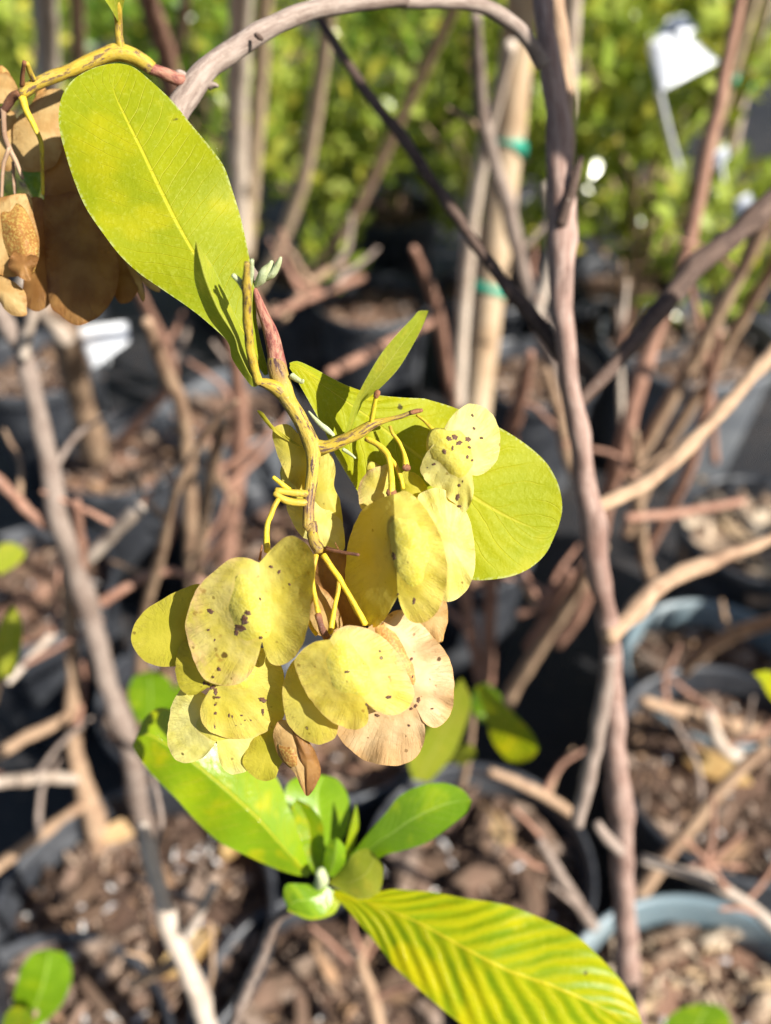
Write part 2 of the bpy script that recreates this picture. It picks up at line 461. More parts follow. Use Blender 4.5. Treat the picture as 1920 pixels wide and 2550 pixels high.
def wing(outline, mat, parent, d, sx=0.0, sy=0.0, b=0.0010, rip=0.0005, k=3, nring=14, N=88, center=None, wob=0.6, name='wing'):
    """papery wing: sx, sy are the slopes in mm of depth per 100 px to the right / down; b is the bulge towards the light"""
    o = spline(outline, N, True)
    x, y = o[:, 0], o[:, 1]
    x1, y1 = np.roll(x, -1), np.roll(y, -1)
    cr = x * y1 - x1 * y
    A = cr.sum() / 2
    c = np.array([((x + x1) * cr).sum(), ((y + y1) * cr).sum()]) / (6 * A) if center is None else np.array(center, float)
    an = np.arange(N) / N
    ph = rng.uniform(0, 6.28, 8)
    w = sum(math.pow(0.75, i) * np.sin((7 + 5 * i) * an * 6.28 + ph[i]) for i in range(5))
    rad = np.linalg.norm(o - c, axis=1)
    o = c + (o - c) * (1 + wob * w / np.maximum(rad, 10) * 0.6)[:, None]
    def dep(px, py, t, a):
        dd = d + (sx * (px - c[0]) + sy * (py - c[1])) * 1e-5
        dd = dd - b * (1 - t * t)
        dd = dd + rip * t ** 3 * (np.sin(k * a * 6.28 + ph[5]) + 0.5 * np.sin((2 * k + 1) * a * 6.28 + ph[6]))
        dd = dd + 0.00018 * np.sin(px * 0.045 + ph[7]) * np.sin(py * 0.05 + ph[3])
        return dd
    verts = [P(c[0], c[1], dep(c[0], c[1], 0, 0.0))]
    uvv = [(0, 0)]
    for r in range(1, nring + 1):
        t = (r / nring) ** 0.85
        q = c + (o - c) * t
        pt = P(q[:, 0], q[:, 1], dep(q[:, 0], q[:, 1], t, an))
        verts += list(pt); uvv += [(a, t) for a in an]
    faces = []; luv = []
    for j in range(N):
        j2 = (j + 1) % N
        a0 = j / N; a1 = (j + 1) / N
        faces.append((0, 1 + j2, 1 + j)); luv += [(a0, 0), (a1, uvv[1][1]), (a0, uvv[1][1])]
        for r in range(nring - 1):
            b0 = 1 + r * N; b1 = b0 + N
            faces.append((b0 + j, b0 + j2, b1 + j2, b1 + j))
            t0 = uvv[b0][1]; t1 = uvv[b1][1]
            luv += [(a0, t0), (a1, t0), (a1, t1), (a0, t1)]
    vv = np.array(verts)
    return mesh_obj(name, vv, faces, mat, parent, vv[0], luv)

def capsule(parent, center, d, ra, rc, ang, h, mat, sx=0.0, sy=0.0, name='seed_capsule', label=None):
    """the swollen seed body between the wings: a closed, uneven lens; px radii ra (along) and rc (across)"""
    N, R = 40, 10
    ph = rng.uniform(0, 6.28, 6)
    ca, sa = math.cos(math.radians(ang)), math.sin(math.radians(ang))
    vs_, uv_ = [], []
    def ring(t, sgn):
        out = []
        for j in range(N):
            a = 2 * math.pi * j / N
            w = 1 + 0.07 * math.sin(3 * a + ph[0]) + 0.05 * math.sin(5 * a + ph[1])
            lx, ly = ra * t * w * math.cos(a), rc * t * w * math.sin(a)
            px = center[0] + lx * ca - ly * sa; py = center[1] + lx * sa + ly * ca
            hh = h * (1 - t * t) ** 1.25 * (1 + 0.12 * math.sin(px * 0.09 + ph[2]) * math.sin(py * 0.08 + ph[3]))
            dd = d + (sx * (px - center[0]) + sy * (py - center[1])) * 1e-5 - sgn * hh
            out.append(P(px, py, dd))
        return out
    ts = [i / R for i in range(R, 0, -1)]
    rows = [ring(t, 1) for t in reversed(ts)] + [ring(t, -1) for t in ts[1:]]
    tt = list(reversed(ts)) + ts[1:]
    vs_ = [P(center[0], center[1], d - h)] + [v for r in rows for v in r] + [P(center[0], center[1], d + h)]
    uv_ = [(0, 0)] + [(j / N, 0.3 * t) for t in tt for j in range(N)] + [(0, 0)]
    faces = []
    nr = len(rows)
    for j in range(N):
        j2 = (j + 1) % N
        faces.append((0, 1 + j2, 1 + j))
        for r in range(nr - 1):
            b0 = 1 + r * N
            faces.append((b0 + j, b0 + j2, b0 + N + j2, b0 + N + j))
        b0 = 1 + (nr - 1) * N
        faces.append((b0 + j, b0 + j2, len(vs_) - 1))
    vv = np.array(vs_)
    o = mesh_obj(name, vv, faces, mat, parent, vv[0], uv_)
    if label: o['label'] = label
    return o

def back_wing(parent, a, b, d, out, mat, lean=0.3):
    """third wing: half disc hanging off the axis a-b, reaching away from the light"""
    N, R = 26, 7
    A = P(a[0], a[1], d); B = P(b[0], b[1], d)
    ax = B - A; L = np.linalg.norm(ax)
    outv = FW * out + RX * out * lean
    verts = []; uvs = []
    for r in range(R + 1):
        for j in range(N + 1):
            s = j / N
            w = math.sin(math.pi * s) ** 0.55
            verts.append(A + ax * (s * 1.04 - 0.02) + outv * (w * r / R) + RX * 0.0006 * math.sin(6 * s + 3 * r / R))
            uvs.append((s * 0.5, r / R))
    W = N + 1
    faces = [(r * W + j, r * W + j + 1, (r + 1) * W + j + 1, (r + 1) * W + j) for r in range(R) for j in range(N)]
    return mesh_obj('wing', verts, faces, mat, parent, A, uvs)

def zc(ox, oy, s):
    return lambda pts: [(ox + p[0] / s, oy + p[1] / s) + tuple((q / s if i == 0 else q) for i, q in enumerate(p[2:])) for p in pts]
Z1 = zc(300, 1300, 3.16); Z2 = zc(700, 1150, 2.764); Z3 = zc(550, 600, 3.16); Z4 = zc(850, 950, 2.777); Z5 = zc(0, 100, 2.95)
Q1 = zc(0, 0, 1.7354); Q2 = zc(960, 0, 1.7354); Q3 = zc(0, 850, 1.7354); Q4 = zc(960, 850, 1.7354); Q5 = zc(0, 1700, 1.7354); Q6 = zc(960, 1700, 1.7354)

#@@SETTING
# ------------------------------------------------------------------ ground
k = NT('weed_mat')
ob = k.coord('Object')
g1 = k.noise(ob, 3, 4); g2 = k.noise(ob, 60, 4, 0.6)
wv = k.n('TexWave', wave_type='BANDS'); k.set(wv.inputs['Vector'], ob); wv.inputs['Scale'].default_value = 120
c = k.mix(k.ramp(g1, 0.4, 0.7), (0.020, 0.021, 0.024), (0.045, 0.042, 0.042))
c = k.mix(k.math('MULTIPLY', k.ramp(g2, 0.58, 0.72), 0.7), c, (0.16, 0.10, 0.07))
M['mat'] = k.finish(c, 0.6, 0.35, k.bump(k.math('ADD', k.math('MULTIPLY', wv.outputs[0], 0.4), g2), 0.5, 0.003))
S = 40
nv = 24
gx = np.linspace(-S, S, nv)
gv = [(x, y, 0.0) for y in gx for x in gx]
gf = [(j * nv + i, j * nv + i + 1, (j + 1) * nv + i + 1, (j + 1) * nv + i) for j in range(nv - 1) for i in range(nv - 1)]
tag(mesh_obj('ground', gv, gf, M['mat'], None, (0, 0, 0)), 'black woven weed mat covering the nursery ground', kind='structure')

# ------------------------------------------------------------------ pots
def plastic(name, base, rough, dusty):
    k = NT(name)
    ob = k.coord('Object')
    n1 = k.noise(ob, 18, 4, 0.6); n2 = k.noise(ob, 140, 3, 0.6)
    c = k.mix(k.ramp(n1, 0.42, 0.72), base, dusty)
    c = k.mix(k.math('MULTIPLY', k.ramp(n2, 0.55, 0.75), 0.35), c, dusty)
    return k.finish(c, k.math('MULTIPLY_ADD', n1, 0.25, rough - 0.1), 0.5, k.bump(n2, 0.15, 0.001))
M['pot'] = plastic('black_pot_plastic', (0.030, 0.033, 0.040), 0.40, (0.10, 0.105, 0.115))
M['pot_grey_sheen'] = plastic('grey_sheen_pot_plastic', (0.10, 0.11, 0.125), 0.42, (0.17, 0.18, 0.19))  # sunlit sheen of black plastic put into a grey base colour
M['pot_blue_sheen'] = plastic('blue_sheen_pot_plastic', (0.15, 0.21, 0.24), 0.35, (0.26, 0.31, 0.33))  # sun and sky sheen on black plastic, painted in as blue-grey
def soil_mat(name, a, b, cc):
    k = NT(name)
    ob = k.coord('Object')
    n1 = k.noise(ob, 45, 4, 0.65); n2 = k.noise(ob, 220, 3, 0.6)
    c = k.mix(k.ramp(n1, 0.38, 0.66), a, b)
    c = k.mix(k.math('MULTIPLY', k.ramp(n2, 0.55, 0.7), 0.5), c, cc)
    return k.finish(c, 0.95, 0.15, k.bump(k.math('ADD', n1, n2), 0.8, 0.004))
M['soil'] = soil_mat('dark_soil', (0.05, 0.032, 0.024), (0.14, 0.085, 0.06), (0.26, 0.18, 0.13))
M['soil_brown'] = soil_mat('red_brown_soil', (0.17, 0.09, 0.06), (0.30, 0.18, 0.125), (0.36, 0.24, 0.17))
def chip_mat(name, cols):
    k = NT(name)
    geo = k.n('NewGeometry')
    r = k.math('FRACT', k.math('ADD', geo.outputs['Random Per Island'], k.rand()))
    rp = k.n('ValToRGB')
    k.set(rp.inputs[0], r)
    el = rp.color_ramp.elements
    rp.color_ramp.interpolation = 'CONSTANT'
    el[0].color = (*cols[0], 1); el[1].color = (*cols[1], 1); el[1].position = 1 / len(cols)
    for i, cc in enumerate(cols[2:]):
        e = el.new((i + 2) / len(cols)); e.color = (*cc, 1)
    n = k.noise(k.coord('Object'), 160, 3)
    c = k.mix(k.ramp(n, 0.35, 0.7), rp.outputs[0], (0.12, 0.08, 0.055))
    return k.finish(c, 0.85, 0.2, k.bump(n, 0.5, 0.001))
M['chips'] = chip_mat('bark_chips', [(0.28, 0.185, 0.135), (0.19, 0.12, 0.085), (0.42, 0.31, 0.23), (0.12, 0.075, 0.05), (0.38, 0.23, 0.13), (0.28, 0.21, 0.165), (0.16, 0.10, 0.07)])
M['chips_pale'] = chip_mat('pale_wood_chips', [(0.58, 0.46, 0.33), (0.48, 0.36, 0.25), (0.64, 0.52, 0.38), (0.36, 0.25, 0.17), (0.55, 0.40, 0.24)])
M['perlite'] = chip_mat('perlite', [(0.75, 0.75, 0.74), (0.66, 0.66, 0.67), (0.8, 0.79, 0.75)])

random.seed(5)
def chip_geo(r, flat, rs):
    """one rough chip: squashed, jittered low-poly lump"""
    vs2 = []; 
    nseg, nst = 6, 3
    vs2.append((0, 0, -1))
    for i in range(1, nst):
        th = math.pi * i / nst
        for j in range(nseg):
            a = 2 * math.pi * (j + 0.5 * i) / nseg
            vs2.append((math.sin(th) * math.cos(a), math.sin(th) * math.sin(a), -math.cos(th)))
    vs2.append((0, 0, 1))
    v = np.array(vs2) * rs.uniform(0.75, 1.2, (len(vs2), 1))
    v *= np.array([r * rs.uniform(1.3, 2.6), r * rs.uniform(0.45, 0.85), r * flat * 0.8])
    f = []
    for j in range(nseg):
        j2 = (j + 1) % nseg
        f.append((0, 1 + j2, 1 + j))
        for i in range(nst - 2):
            f.append((1 + i * nseg + j, 1 + i * nseg + j2, 1 + (i + 1) * nseg + j2, 1 + (i + 1) * nseg + j))
        f.append((1 + (nst - 2) * nseg + j, 1 + (nst - 2) * nseg + j2, len(v) - 1))
    return v, f
def rot_rand(rs, tilt=0.6):
    return np.array(Matrix.Rotation(rs.uniform(0, 6.28), 3, 'Z') @ Matrix.Rotation(rs.uniform(-tilt, tilt), 3, 'X') @ Matrix.Rotation(rs.uniform(-tilt, tilt), 3, 'Y'))
def chip_field(R, n, r0, r1, rs, z=0.0, flat=0.4):
    V = []; F = []; b = 0
    for _ in range(n):
        v, f = chip_geo(rs.uniform(r0, r1), rs.uniform(flat * 0.6, flat * 1.4), rs)
        rr = R * math.sqrt(rs.uniform()); a = rs.uniform(0, 6.28)
        v = v @ rot_rand(rs).T + np.array([rr * math.cos(a), rr * math.sin(a), z + rs.uniform(0, 0.004)])
        V.append(v); F += [tuple(q + b for q in ff) for ff in f]; b += len(v)
    return np.vstack(V), F
rs = np.random.default_rng(3)
fieldA = chip_field(0.93, 420, 0.018, 0.05, rs)       # unit-radius fields, scaled per pot through mesh copies
CHIP = []
for i in range(6):
    v, f = chip_geo(0.010, 0.45, rs)
    me = bpy.data.meshes.new('bark_chip'); me.from_pydata(v.tolist(), [], f)
    CHIP.append(me)

def lathe(profile, seg=56):
    v = []; f = []
    for (r, z) in profile:
        for j in range(seg):
            a = 2 * math.pi * j / seg
            v.append((r * math.cos(a), r * math.sin(a), z))
    for i in range(len(profile) - 1):
        for j in range(seg):
            j2 = (j + 1) % seg
            f.append((i * seg + j, i * seg + j2, (i + 1) * seg + j2, (i + 1) * seg + j))
    return np.array(v), f

POTS = {}
def pot(px, R, H, label, mat='pot', soil='soil', chips='chips', nchip=26, tilt=0.0, chipscale=1.0, z0=0.0, perl=14):
    """px: pixel where the middle of the rim shows; the pot stands on the ground"""
    c = px if len(px) == 3 else PZ(px[0], px[1], H + z0)
    t = thing('plant_pot', (c[0], c[1], z0), label, 'pot', 'black nursery pots')
    base = np.array([c[0], c[1], z0])
    sd = np.random.default_rng(int(abs(c[0]) * 1000 + abs(c[1]) * 77) + 3)
    v, f = lathe([(R * 0.0, 0.004), (R * 0.78, 0.004), (R * 0.80, 0.010), (R * 0.87, H * 0.45), (R * 0.94, H - 0.03), (R * 0.94, H - 0.012)])
    mesh_obj('wall', v + base, f, M[mat], t, base)
    v, f = lathe([(R * 0.945, H - 0.030), (R * 0.985, H - 0.028), (R * 1.0, H - 0.022), (R * 1.005, H - 0.006), (R * 0.995, H), (R * 0.965, H - 0.001), (R * 0.945, H - 0.006), (R * 0.925, H - 0.04), (R * 0.92, H - 0.07)])
    mesh_obj('rim', v + base, f, M[mat], t, base)
    zs = H - 0.040
    v = []; f = []
    seg, rings = 40, 11
    ph = sd.uniform(0, 6.28, 8)
    for i in range(rings + 1):
        for j in range(seg):
            a = 2 * math.pi * j / seg; r = R * 0.925 * max(i, 0.01) / rings
            x, y = r * math.cos(a), r * math.sin(a)
            z = zs + 0.006 * math.sin(x * 60 + ph[0]) * math.sin(y * 55 + ph[1]) + 0.004 * math.sin(x * 140 + ph[2]) * math.sin(y * 130 + ph[3]) - 0.006 * (i / rings) ** 2
            v.append((x, y, z))
    for i in range(rings):
        for j in range(seg):
            j2 = (j + 1) % seg
            f.append((i * seg + j, i * seg + j2, (i + 1) * seg + j2, (i + 1) * seg + j))
    so = mesh_obj('soil', np.array(v) + base, f, M[soil], t, base + np.array([0, 0, zs]))
    key = (round(R, 3), chips, chipscale)
    if key not in POTS:
        vv = fieldA[0].copy(); vv[:, :2] *= R * 0.92; vv[:, 2] *= R * 1.0
        me = bpy.data.meshes.new('bark_mulch'); me.from_pydata(vv.tolist(), [], fieldA[1]); me.materials.append(M[chips])
        POTS[key] = me
    mo = bpy.data.objects.new('bark_mulch', POTS[key]); col.objects.link(mo)
    mo.parent = t; mo.location = (0, 0, zs + 0.002); mo.rotation_euler = (0, 0, sd.uniform(0, 6.28)); mo['kind'] = 'stuff'
    for i in range(nchip + perl):
        white = i >= nchip
        me = CHIP[i % 6]
        kk = (me.name, 'perlite' if white else chips)
        if kk not in POTS:
            m2 = me.copy(); m2.materials.append(M[kk[1]]); m2.name = 'perlite_grain' if white else 'bark_chip'; POTS[kk] = m2
        o = bpy.data.objects.new('perlite_grain' if white else 'bark_chip', POTS[kk]); col.objects.link(o)
        o.parent = so
        rr = R * 0.86 * math.sqrt(sd.uniform()); a = sd.uniform(0, 6.28)
        o.location = (rr * math.cos(a), rr * math.sin(a), 0.006 + sd.uniform(0, 0.006))
        o.rotation_euler = (sd.uniform(-0.5, 0.5), sd.uniform(-0.5, 0.5), sd.uniform(0, 6.28))
        s = sd.uniform(0.28, 0.42) if white else sd.uniform(0.6, 1.5) * chipscale
        o.scale = (s, s, s)
    return t

pot((1840, 1900), 0.135, 0.27, 'black pot of bark soil beside the tall red-brown stem')
pot((1790, 2640), 0.140, 0.27, 'pot with painted blue-grey sheen and pale wood chips at the foot of the red-brown stem', 'pot_blue_sheen', 'soil_brown', 'chips_pale', 40, chipscale=1.4)
pot((1195, 2150), 0.115, 0.26, 'black pot of bark soil between the ribbed leaf and the red-brown stem', chipscale=1.5)
pot((330, 2270), 0.135, 0.27, 'wide black pot of dark soil with white grains under the pale forked twig', perl=40)
pot((820, 2560), 0.125, 0.25, 'black pot of bark soil below the leaf rosette', chipscale=1.3)
pot((300, 1120), 0.115, 0.26, 'black pot of red-brown soil around a tan trunk', 'pot', 'soil_brown')
pot((1905, 1310), 0.115, 0.28, 'black pot heaped with pale wood chips', 'pot', 'soil_brown', 'chips_pale', 46, chipscale=1.9)
pot((1790, 1660), 0.115, 0.24, 'pot with painted blue-grey sheen and bright rim behind the black pot of bark soil', 'pot_blue_sheen')
pot((930, 740), 0.125, 0.24, 'black pot of brown soil under the leafy shrubs', 'pot', 'soil_brown')
pot((700, 1330), 0.120, 0.24, 'black pot of red-brown soil behind the seed capsules', 'pot', 'soil_brown')
pot((1130, 1330), 0.120, 0.24, 'black pot of bark soil between the wooden stake and the seed capsules', 'pot', 'soil_brown')
pot((1720, 840), 0.170, 0.27, 'large pot with painted grey sheen behind the slanting red stems', 'pot_grey_sheen', 'soil')
pot((560, 1010), 0.120, 0.25, 'pot with painted grey sheen behind the reddish upright stem', 'pot_grey_sheen', 'soil_brown')
pot((60, 1450), 0.120, 0.25, 'black pot of bark soil behind the pale grey stem', 'pot', 'soil_brown')
pot((90, 900), 0.120, 0.25, 'black pot of dark soil near the white tag', 'pot', 'soil')
pot((1330, 920), 0.120, 0.25, 'black pot of dark soil at the foot of the wooden stake', 'pot', 'soil')
pot((850, 1780), 0.110, 0.24, 'pot of bark soil with painted grey sheen below the seed capsules', 'pot_grey_sheen', 'soil_brown')
pot((60, 2700), 0.125, 0.25, 'black pot of dark soil under the dark green leaf', 'pot', 'soil')
pot((0.92, 1.95, 0.0), 0.13, 0.26, 'black pot of dark soil standing past the leafy shrubs', 'pot', 'soil')
pot((1.20, 2.35, 0.0), 0.13, 0.26, 'pot with painted grey sheen standing past the leafy shrubs', 'pot_grey_sheen', 'soil')
pot((480, 1720), 0.115, 0.24, 'black pot of dark soil behind the glossy leaf', 'pot', 'soil')

# ------------------------------------------------------------------ leafy shrubs behind
def foliage_mat(name, cols):
    k = NT(name)
    r = k.n('NewGeometry').outputs['Random Per Island']
    rp = k.n('ValToRGB'); k.set(rp.inputs[0], r)
    el = rp.color_ramp.elements
    el[0].color = (*cols[0], 1); el[1].color = (*cols[-1], 1)
    for i, cc in enumerate(cols[1:-1]):
        e = el.new((i + 1) / (len(cols) - 1)); e.color = (*cc, 1)
    return k.finish(rp.outputs[0], 0.24, 0.7, None, 0.3, k.mix(0.5, rp.outputs[0], (0.42, 0.46, 0.03)))
M['fol'] = foliage_mat('shrub_leaves', [(0.17, 0.24, 0.02), (0.30, 0.38, 0.05), (0.42, 0.48, 0.10), (0.24, 0.33, 0.04), (0.58, 0.52, 0.07)])
M['fol_dark'] = foliage_mat('dark_shrub_leaves', [(0.06, 0.14, 0.015), (0.12, 0.22, 0.02), (0.20, 0.30, 0.03), (0.11, 0.20, 0.02), (0.40, 0.36, 0.04)])

def crown_geo(rs, n, w, h, lsize, clumps=22):
    cc = []
    for _ in range(clumps):
        a = rs.uniform(0, 6.28); r = w * math.sqrt(rs.uniform(0, 1)); z = rs.uniform(0, 1)
        cc.append((r * math.cos(a), r * math.sin(a), z * h, rs.uniform(0.22, 0.48) * w))
    V = []; F = []; b = 0
    tmpl = np.array([(0, 0, 0), (0.35, 0.25, 0.05), (0.75, 0.20, 0.03), (1, 0, -0.05), (0.75, -0.20, 0.03), (0.35, -0.25, 0.05), (0.5, 0, -0.03)])
    for i in range(n):
        c = cc[rs.integers(len(cc))]
        q = rs.normal(size=3); q /= np.linalg.norm(q)
        p = np.array(c[:3]) + q * c[3] * rs.uniform(0.3, 1.0) ** 0.5 * np.array([1, 1, 0.8])
        s = lsize * rs.uniform(0.55, 1.25)
        dirv = q * 0.5 + np.array([0, 0, 0.7]) + rs.normal(size=3) * 0.6
        dirv /= np.linalg.norm(dirv)
        sd = np.cross(dirv, rs.normal(size=3)); sd /= np.linalg.norm(sd)
        up = np.cross(dirv, sd)
        v = p + s * (tmpl[:, :1] * dirv + tmpl[:, 1:2] * sd + tmpl[:, 2:] * up)
        V.append(v)
        F += [(b, b + 1, b + 6), (b + 1, b + 2, b + 6), (b + 2, b + 3, b + 6), (b + 3, b + 4, b + 6), (b + 4, b + 5, b + 6), (b + 5, b, b + 6)]
        b += 7
    return np.vstack(V), F, cc

def make_shrub(seed, n, w, h, lsize, mat, label):
    rs2 = np.random.default_rng(seed)
    V, F, cc = crown_geo(rs2, n, w, h, lsize)
    t = thing('leafy_shrub', (0, 0, 0), label, 'shrub', 'leafy shrubs behind the stakes')
    V[:, 2] += 0.31
    cr = mesh_obj('crown', V, F, M[mat], t, (0, 0, 0), smooth=False)
    cr['kind'] = 'stuff'
    for c in cc[:9]:
        e = np.array([c[0], c[1], c[2] + 0.36])
        a = np.array([rs2.uniform(-0.02, 0.02), rs2.uniform(-0.02, 0.02), 0.20])
        mpt = (a + e) / 2 + np.array([-e[0] * 0.2, -e[1] * 0.2, 0.03])
        cv = spline(np.array([a, mpt, e]), 14)
        tube3('stem', cv, np.linspace(0.005, 0.0015, 14), M['tan'], t, 6)
    return t
LS = 'yellow-green leafy shrub in the row behind the wooden stakes'
shr = [make_shrub(1, 900, 0.19, 0.46, 0.048, 'fol', LS), make_shrub(2, 1000, 0.20, 0.52, 0.042, 'fol', LS), make_shrub(3, 720, 0.20, 0.50, 0.048, 'fol_dark', LS)]
spots_xy = [(-0.16, 1.78, 0), (0.22, 1.70, 1), (0.52, 1.72, 0), (0.02, 2.12, 2), (0.42, 2.10, 1), (-0.42, 2.05, 2), (-0.80, 1.95, 1), (0.48, 1.52, 1),
            (-0.62, 2.45, 2), (-0.22, 2.50, 1), (0.22, 2.52, 2), (0.66, 2.75, 0), (-1.05, 2.5, 0), (-0.45, 2.95, 2), (0.05, 3.0, 1), (0.5, 3.0, 2), (-0.95, 3.0, 1), (-1.4, 2.9, 2), (0.95, 3.7, 2), (1.5, 3.9, 0)]
used = set()
k2 = 0
for (x, y, kind) in spots_xy:
    o = shr[kind] if kind not in used else copy_tree(shr[kind])
    used.add(kind)
    o.location = (x, y, 0.0)
    o.rotation_euler = (0, 0, k2 * 1.7); s = 0.9 + 0.2 * ((k2 * 37) % 10) / 10; o.scale = (s, s, s)
    if kind != 2:
        o['label'] = LS
    else:
        o['label'] = 'darker green leafy shrub in the row behind the wooden stakes'
    k2 += 1
# shrubs added out of view, towards the sun, to dapple the pots with shade
for i, (x, y, z, kind) in enumerate([(0.95, 0.55, 0.0, 0), (0.42, -0.52, 0.0, 2), (1.15, -0.05, 0.0, 1)]):
    o = copy_tree(shr[kind]); o.location = (x, y, z); o.rotation_euler = (0, 0, i * 2.1); o.scale = (0.9, 0.9, 0.92)
    o['label'] = 'leafy shrub added out of view on the sunny side to shade the pots'; o['group'] = 'shade shrubs added on the sunny side'
# their pots
for i, (x, y, kind) in enumerate(spots_xy[:8]):
    pot((x, y, 0.0), 0.12, 0.25, 'black nursery pot under a leafy shrub', 'pot', 'soil', nchip=4, perl=2)

#@@STICKS
# ------------------------------------------------------------------ stakes, tags
M['tie'] = plastic('green_tie_tape', (0.01, 0.27, 0.17), 0.4, (0.04, 0.33, 0.22))
M['white'] = plastic('white_tag_plastic', (0.78, 0.80, 0.82), 0.35, (0.66, 0.69, 0.72))

def stake(pts, d, mat, label, ties=()):
    """a straight or slightly bowed wooden stake; d = (depth at the top, at the bottom)"""
    a = np.array(pts, float)
    base = P(a[-1, 0], a[-1, 1], d[1])
    t = thing('wooden_stake', base, label, 'stake', 'wooden stakes')
    tube('pole', pts, M[mat], t, d, seg=10, bump=0.03)
    for (x, y, w, h) in ties:
        f = (y - a[0, 1]) / (a[-1, 1] - a[0, 1]); dd = d[0] + (d[1] - d[0]) * f
        tube('tie_band', [(x + 4, y - h / 2, w), (x, y, w * 1.06), (x - 4, y + h / 2, w)], M['tie'], t, dd, seg=14, n=6, cap=0.02, bump=0.02)
    return t
stake([(1318, -150, 84), (1300, 0, 84), (1250, 480, 80), (1205, 860, 72), (1180, 1090, 66)], (0.90, 1.35), 'stake', 'thick tan wooden stake wrapped with two green ties', [(1262, 366, 98, 26), (1215, 722, 84, 30)])
stake([(1432, -150, 52), (1420, 20, 52), (1398, 400, 48), (1385, 640, 46)], (0.85, 1.3), 'stake_pale', 'pale weathered stake close behind the dark part of the red-brown stem')
stake([(1272, 110, 30), (1190, 450, 36), (1155, 760, 36), (1140, 1010, 34)], (0.75, 1.2), 'stake_pale', 'thin pale stake crossing in front of the thick tied stake')
stake([(606, -150, 58), (600, 0, 58), (590, 300, 54), (600, 620, 46)], (0.9, 1.5), 'stake_pale', 'pale upright stake just beside the tip side of the big leaf')
stake([(668, -150, 40), (660, 0, 40), (640, 300, 40), (612, 640, 34)], (1.0, 1.6), 'stake', 'narrow tan stake beside the pale upright stake')
stake([(836, -80, 34), (815, 60, 36), (765, 400, 36), (700, 600, 34), (640, 720, 32)], (0.85, 1.4), 'stake', 'tan stick leaning away behind the grey bud')
stake([(1150, -20, 26), (1110, 60, 28), (1000, 290, 28), (880, 540, 26), (770, 690, 24)], (1.0, 1.5), 'tan', 'thin brown stick slanting across the leafy shrubs')
stake([(105, -150, 60), (112, 0, 60), (125, 250, 54), (140, 500, 50)], (0.9, 1.5), 'stake_pale', 'pale stake behind the yellow twig end')
stake([(185, -150, 38), (190, 0, 38), (205, 300, 34)], (1.0, 1.5), 'tan', 'brown stake between the pale stake and the reddish forked stem')
stake([(350, -150, 50), (370, 0, 52), (415, 150, 50), (440, 400, 46)], (0.7, 1.2), 'red', 'reddish stake behind the fork of the grey arching branch')
stake([(470, -150, 26), (455, 60, 26), (420, 200, 26), (400, 420, 24)], (0.9, 1.4), 'tan', 'thin brown stick behind the grey arching branch')
stake([(1905, -120, 40), (1850, 60, 44), (1780, 300, 44), (1740, 480, 40)], (0.9, 1.5), 'stake', 'tan stake with green tie beside the white tag', [(1812, 195, 50, 26)])
stake([(1945, -120, 34), (1895, 60, 36), (1850, 210, 36), (1815, 400, 34)], (1.0, 1.6), 'stake_pale', 'pale weathered stake with a green tie behind the slanting red rods', [(1853, 206, 44, 28)])
stake([(1030, 620, 20), (1085, 760, 28), (1110, 900, 28), (1130, 1010, 26)], (0.8, 1.15), 'red', 'thin reddish stick beside the thick tied stake')

def plate(name, pts, d, mat, parent, thick=0.0006, bend=0.004):
    """thin plastic sheet with thickness: quad corners in px, gently curved"""
    a = np.array(pts, float); n = 9
    V = []
    for s in (0, 1):
        for i in range(n):
            for j in range(n):
                u, v = i / (n - 1), j / (n - 1)
                q = (1-u)*(1-v)*a[0] + u*(1-v)*a[1] + u*v*a[2] + (1-u)*v*a[3]
                dd = d[0]*(1-u)*(1-v)+d[1]*u*(1-v)+d[2]*u*v+d[3]*(1-u)*v - bend*math.sin(math.pi*u) + s*thick
                V.append(P(q[0], q[1], dd))
    F = []
    for s in (0, 1):
        o = s * n * n
        for i in range(n - 1):
            for j in range(n - 1):
                F.append((o+i*n+j, o+(i+1)*n+j, o+(i+1)*n+j+1, o+i*n+j+1))
    for i in range(n - 1):
        for (p, q) in (((i, 0), (i+1, 0)), ((i, n-1), (i+1, n-1)), ((0, i), (0, i+1)), ((n-1, i), (n-1, i+1))):
            a1, b1 = p[0]*n+p[1], q[0]*n+q[1]
            F.append((a1, b1, b1 + n*n, a1 + n*n))
    return mesh_obj(name, V, F, M[mat], parent)
t = thing('plant_tag', P(1700, 400, 1.25), 'large creased white plant tag hanging over the leafy shrub', 'plant tag', 'white plant tags')
plate('card', [(1612, 118), (1668, 40), (1792, 152), (1640, 232)], (1.02, 1.03, 1.00, 0.98), 'white', t, bend=0.012)
plate('fold', [(1668, 42), (1705, 36), (1735, 70), (1700, 110)], (1.01, 1.03, 1.03, 1.0), 'white', t, bend=0.004)
tube('stalk', [(1640, 225, 16, 0.985), (1665, 330, 16, 1.1), (1690, 420, 16, 1.25)], M['white'], t, seg=8, bump=0.0)
def small_tag(pts, d, label):
    c = np.mean(np.array(pts), 0)
    t = thing('plant_tag', P(c[0], c[1] + 60, d), label, 'plant tag', 'white plant tags')
    plate('card', pts, (d, d, d - 0.02, d - 0.02), 'white', t, bend=0.004)
    tube('stalk', [(c[0], c[1] + 10, 10, d + 0.004), (c[0] + 4, c[1] + 60, 10, d + 0.03)], M['white'], t, seg=8, bump=0.0)
small_tag([(1772, 382), (1815, 362), (1818, 388), (1780, 430)], 0.95, 'small white tag beside the slanting red stem')
small_tag([(1828, 500), (1868, 478), (1880, 500), (1835, 562)], 0.92, 'small white tag above the dark slanting branch')
small_tag([(188, 815), (318, 800), (322, 850), (230, 920)], 1.0, 'white tag lying in front of the tan trunk')

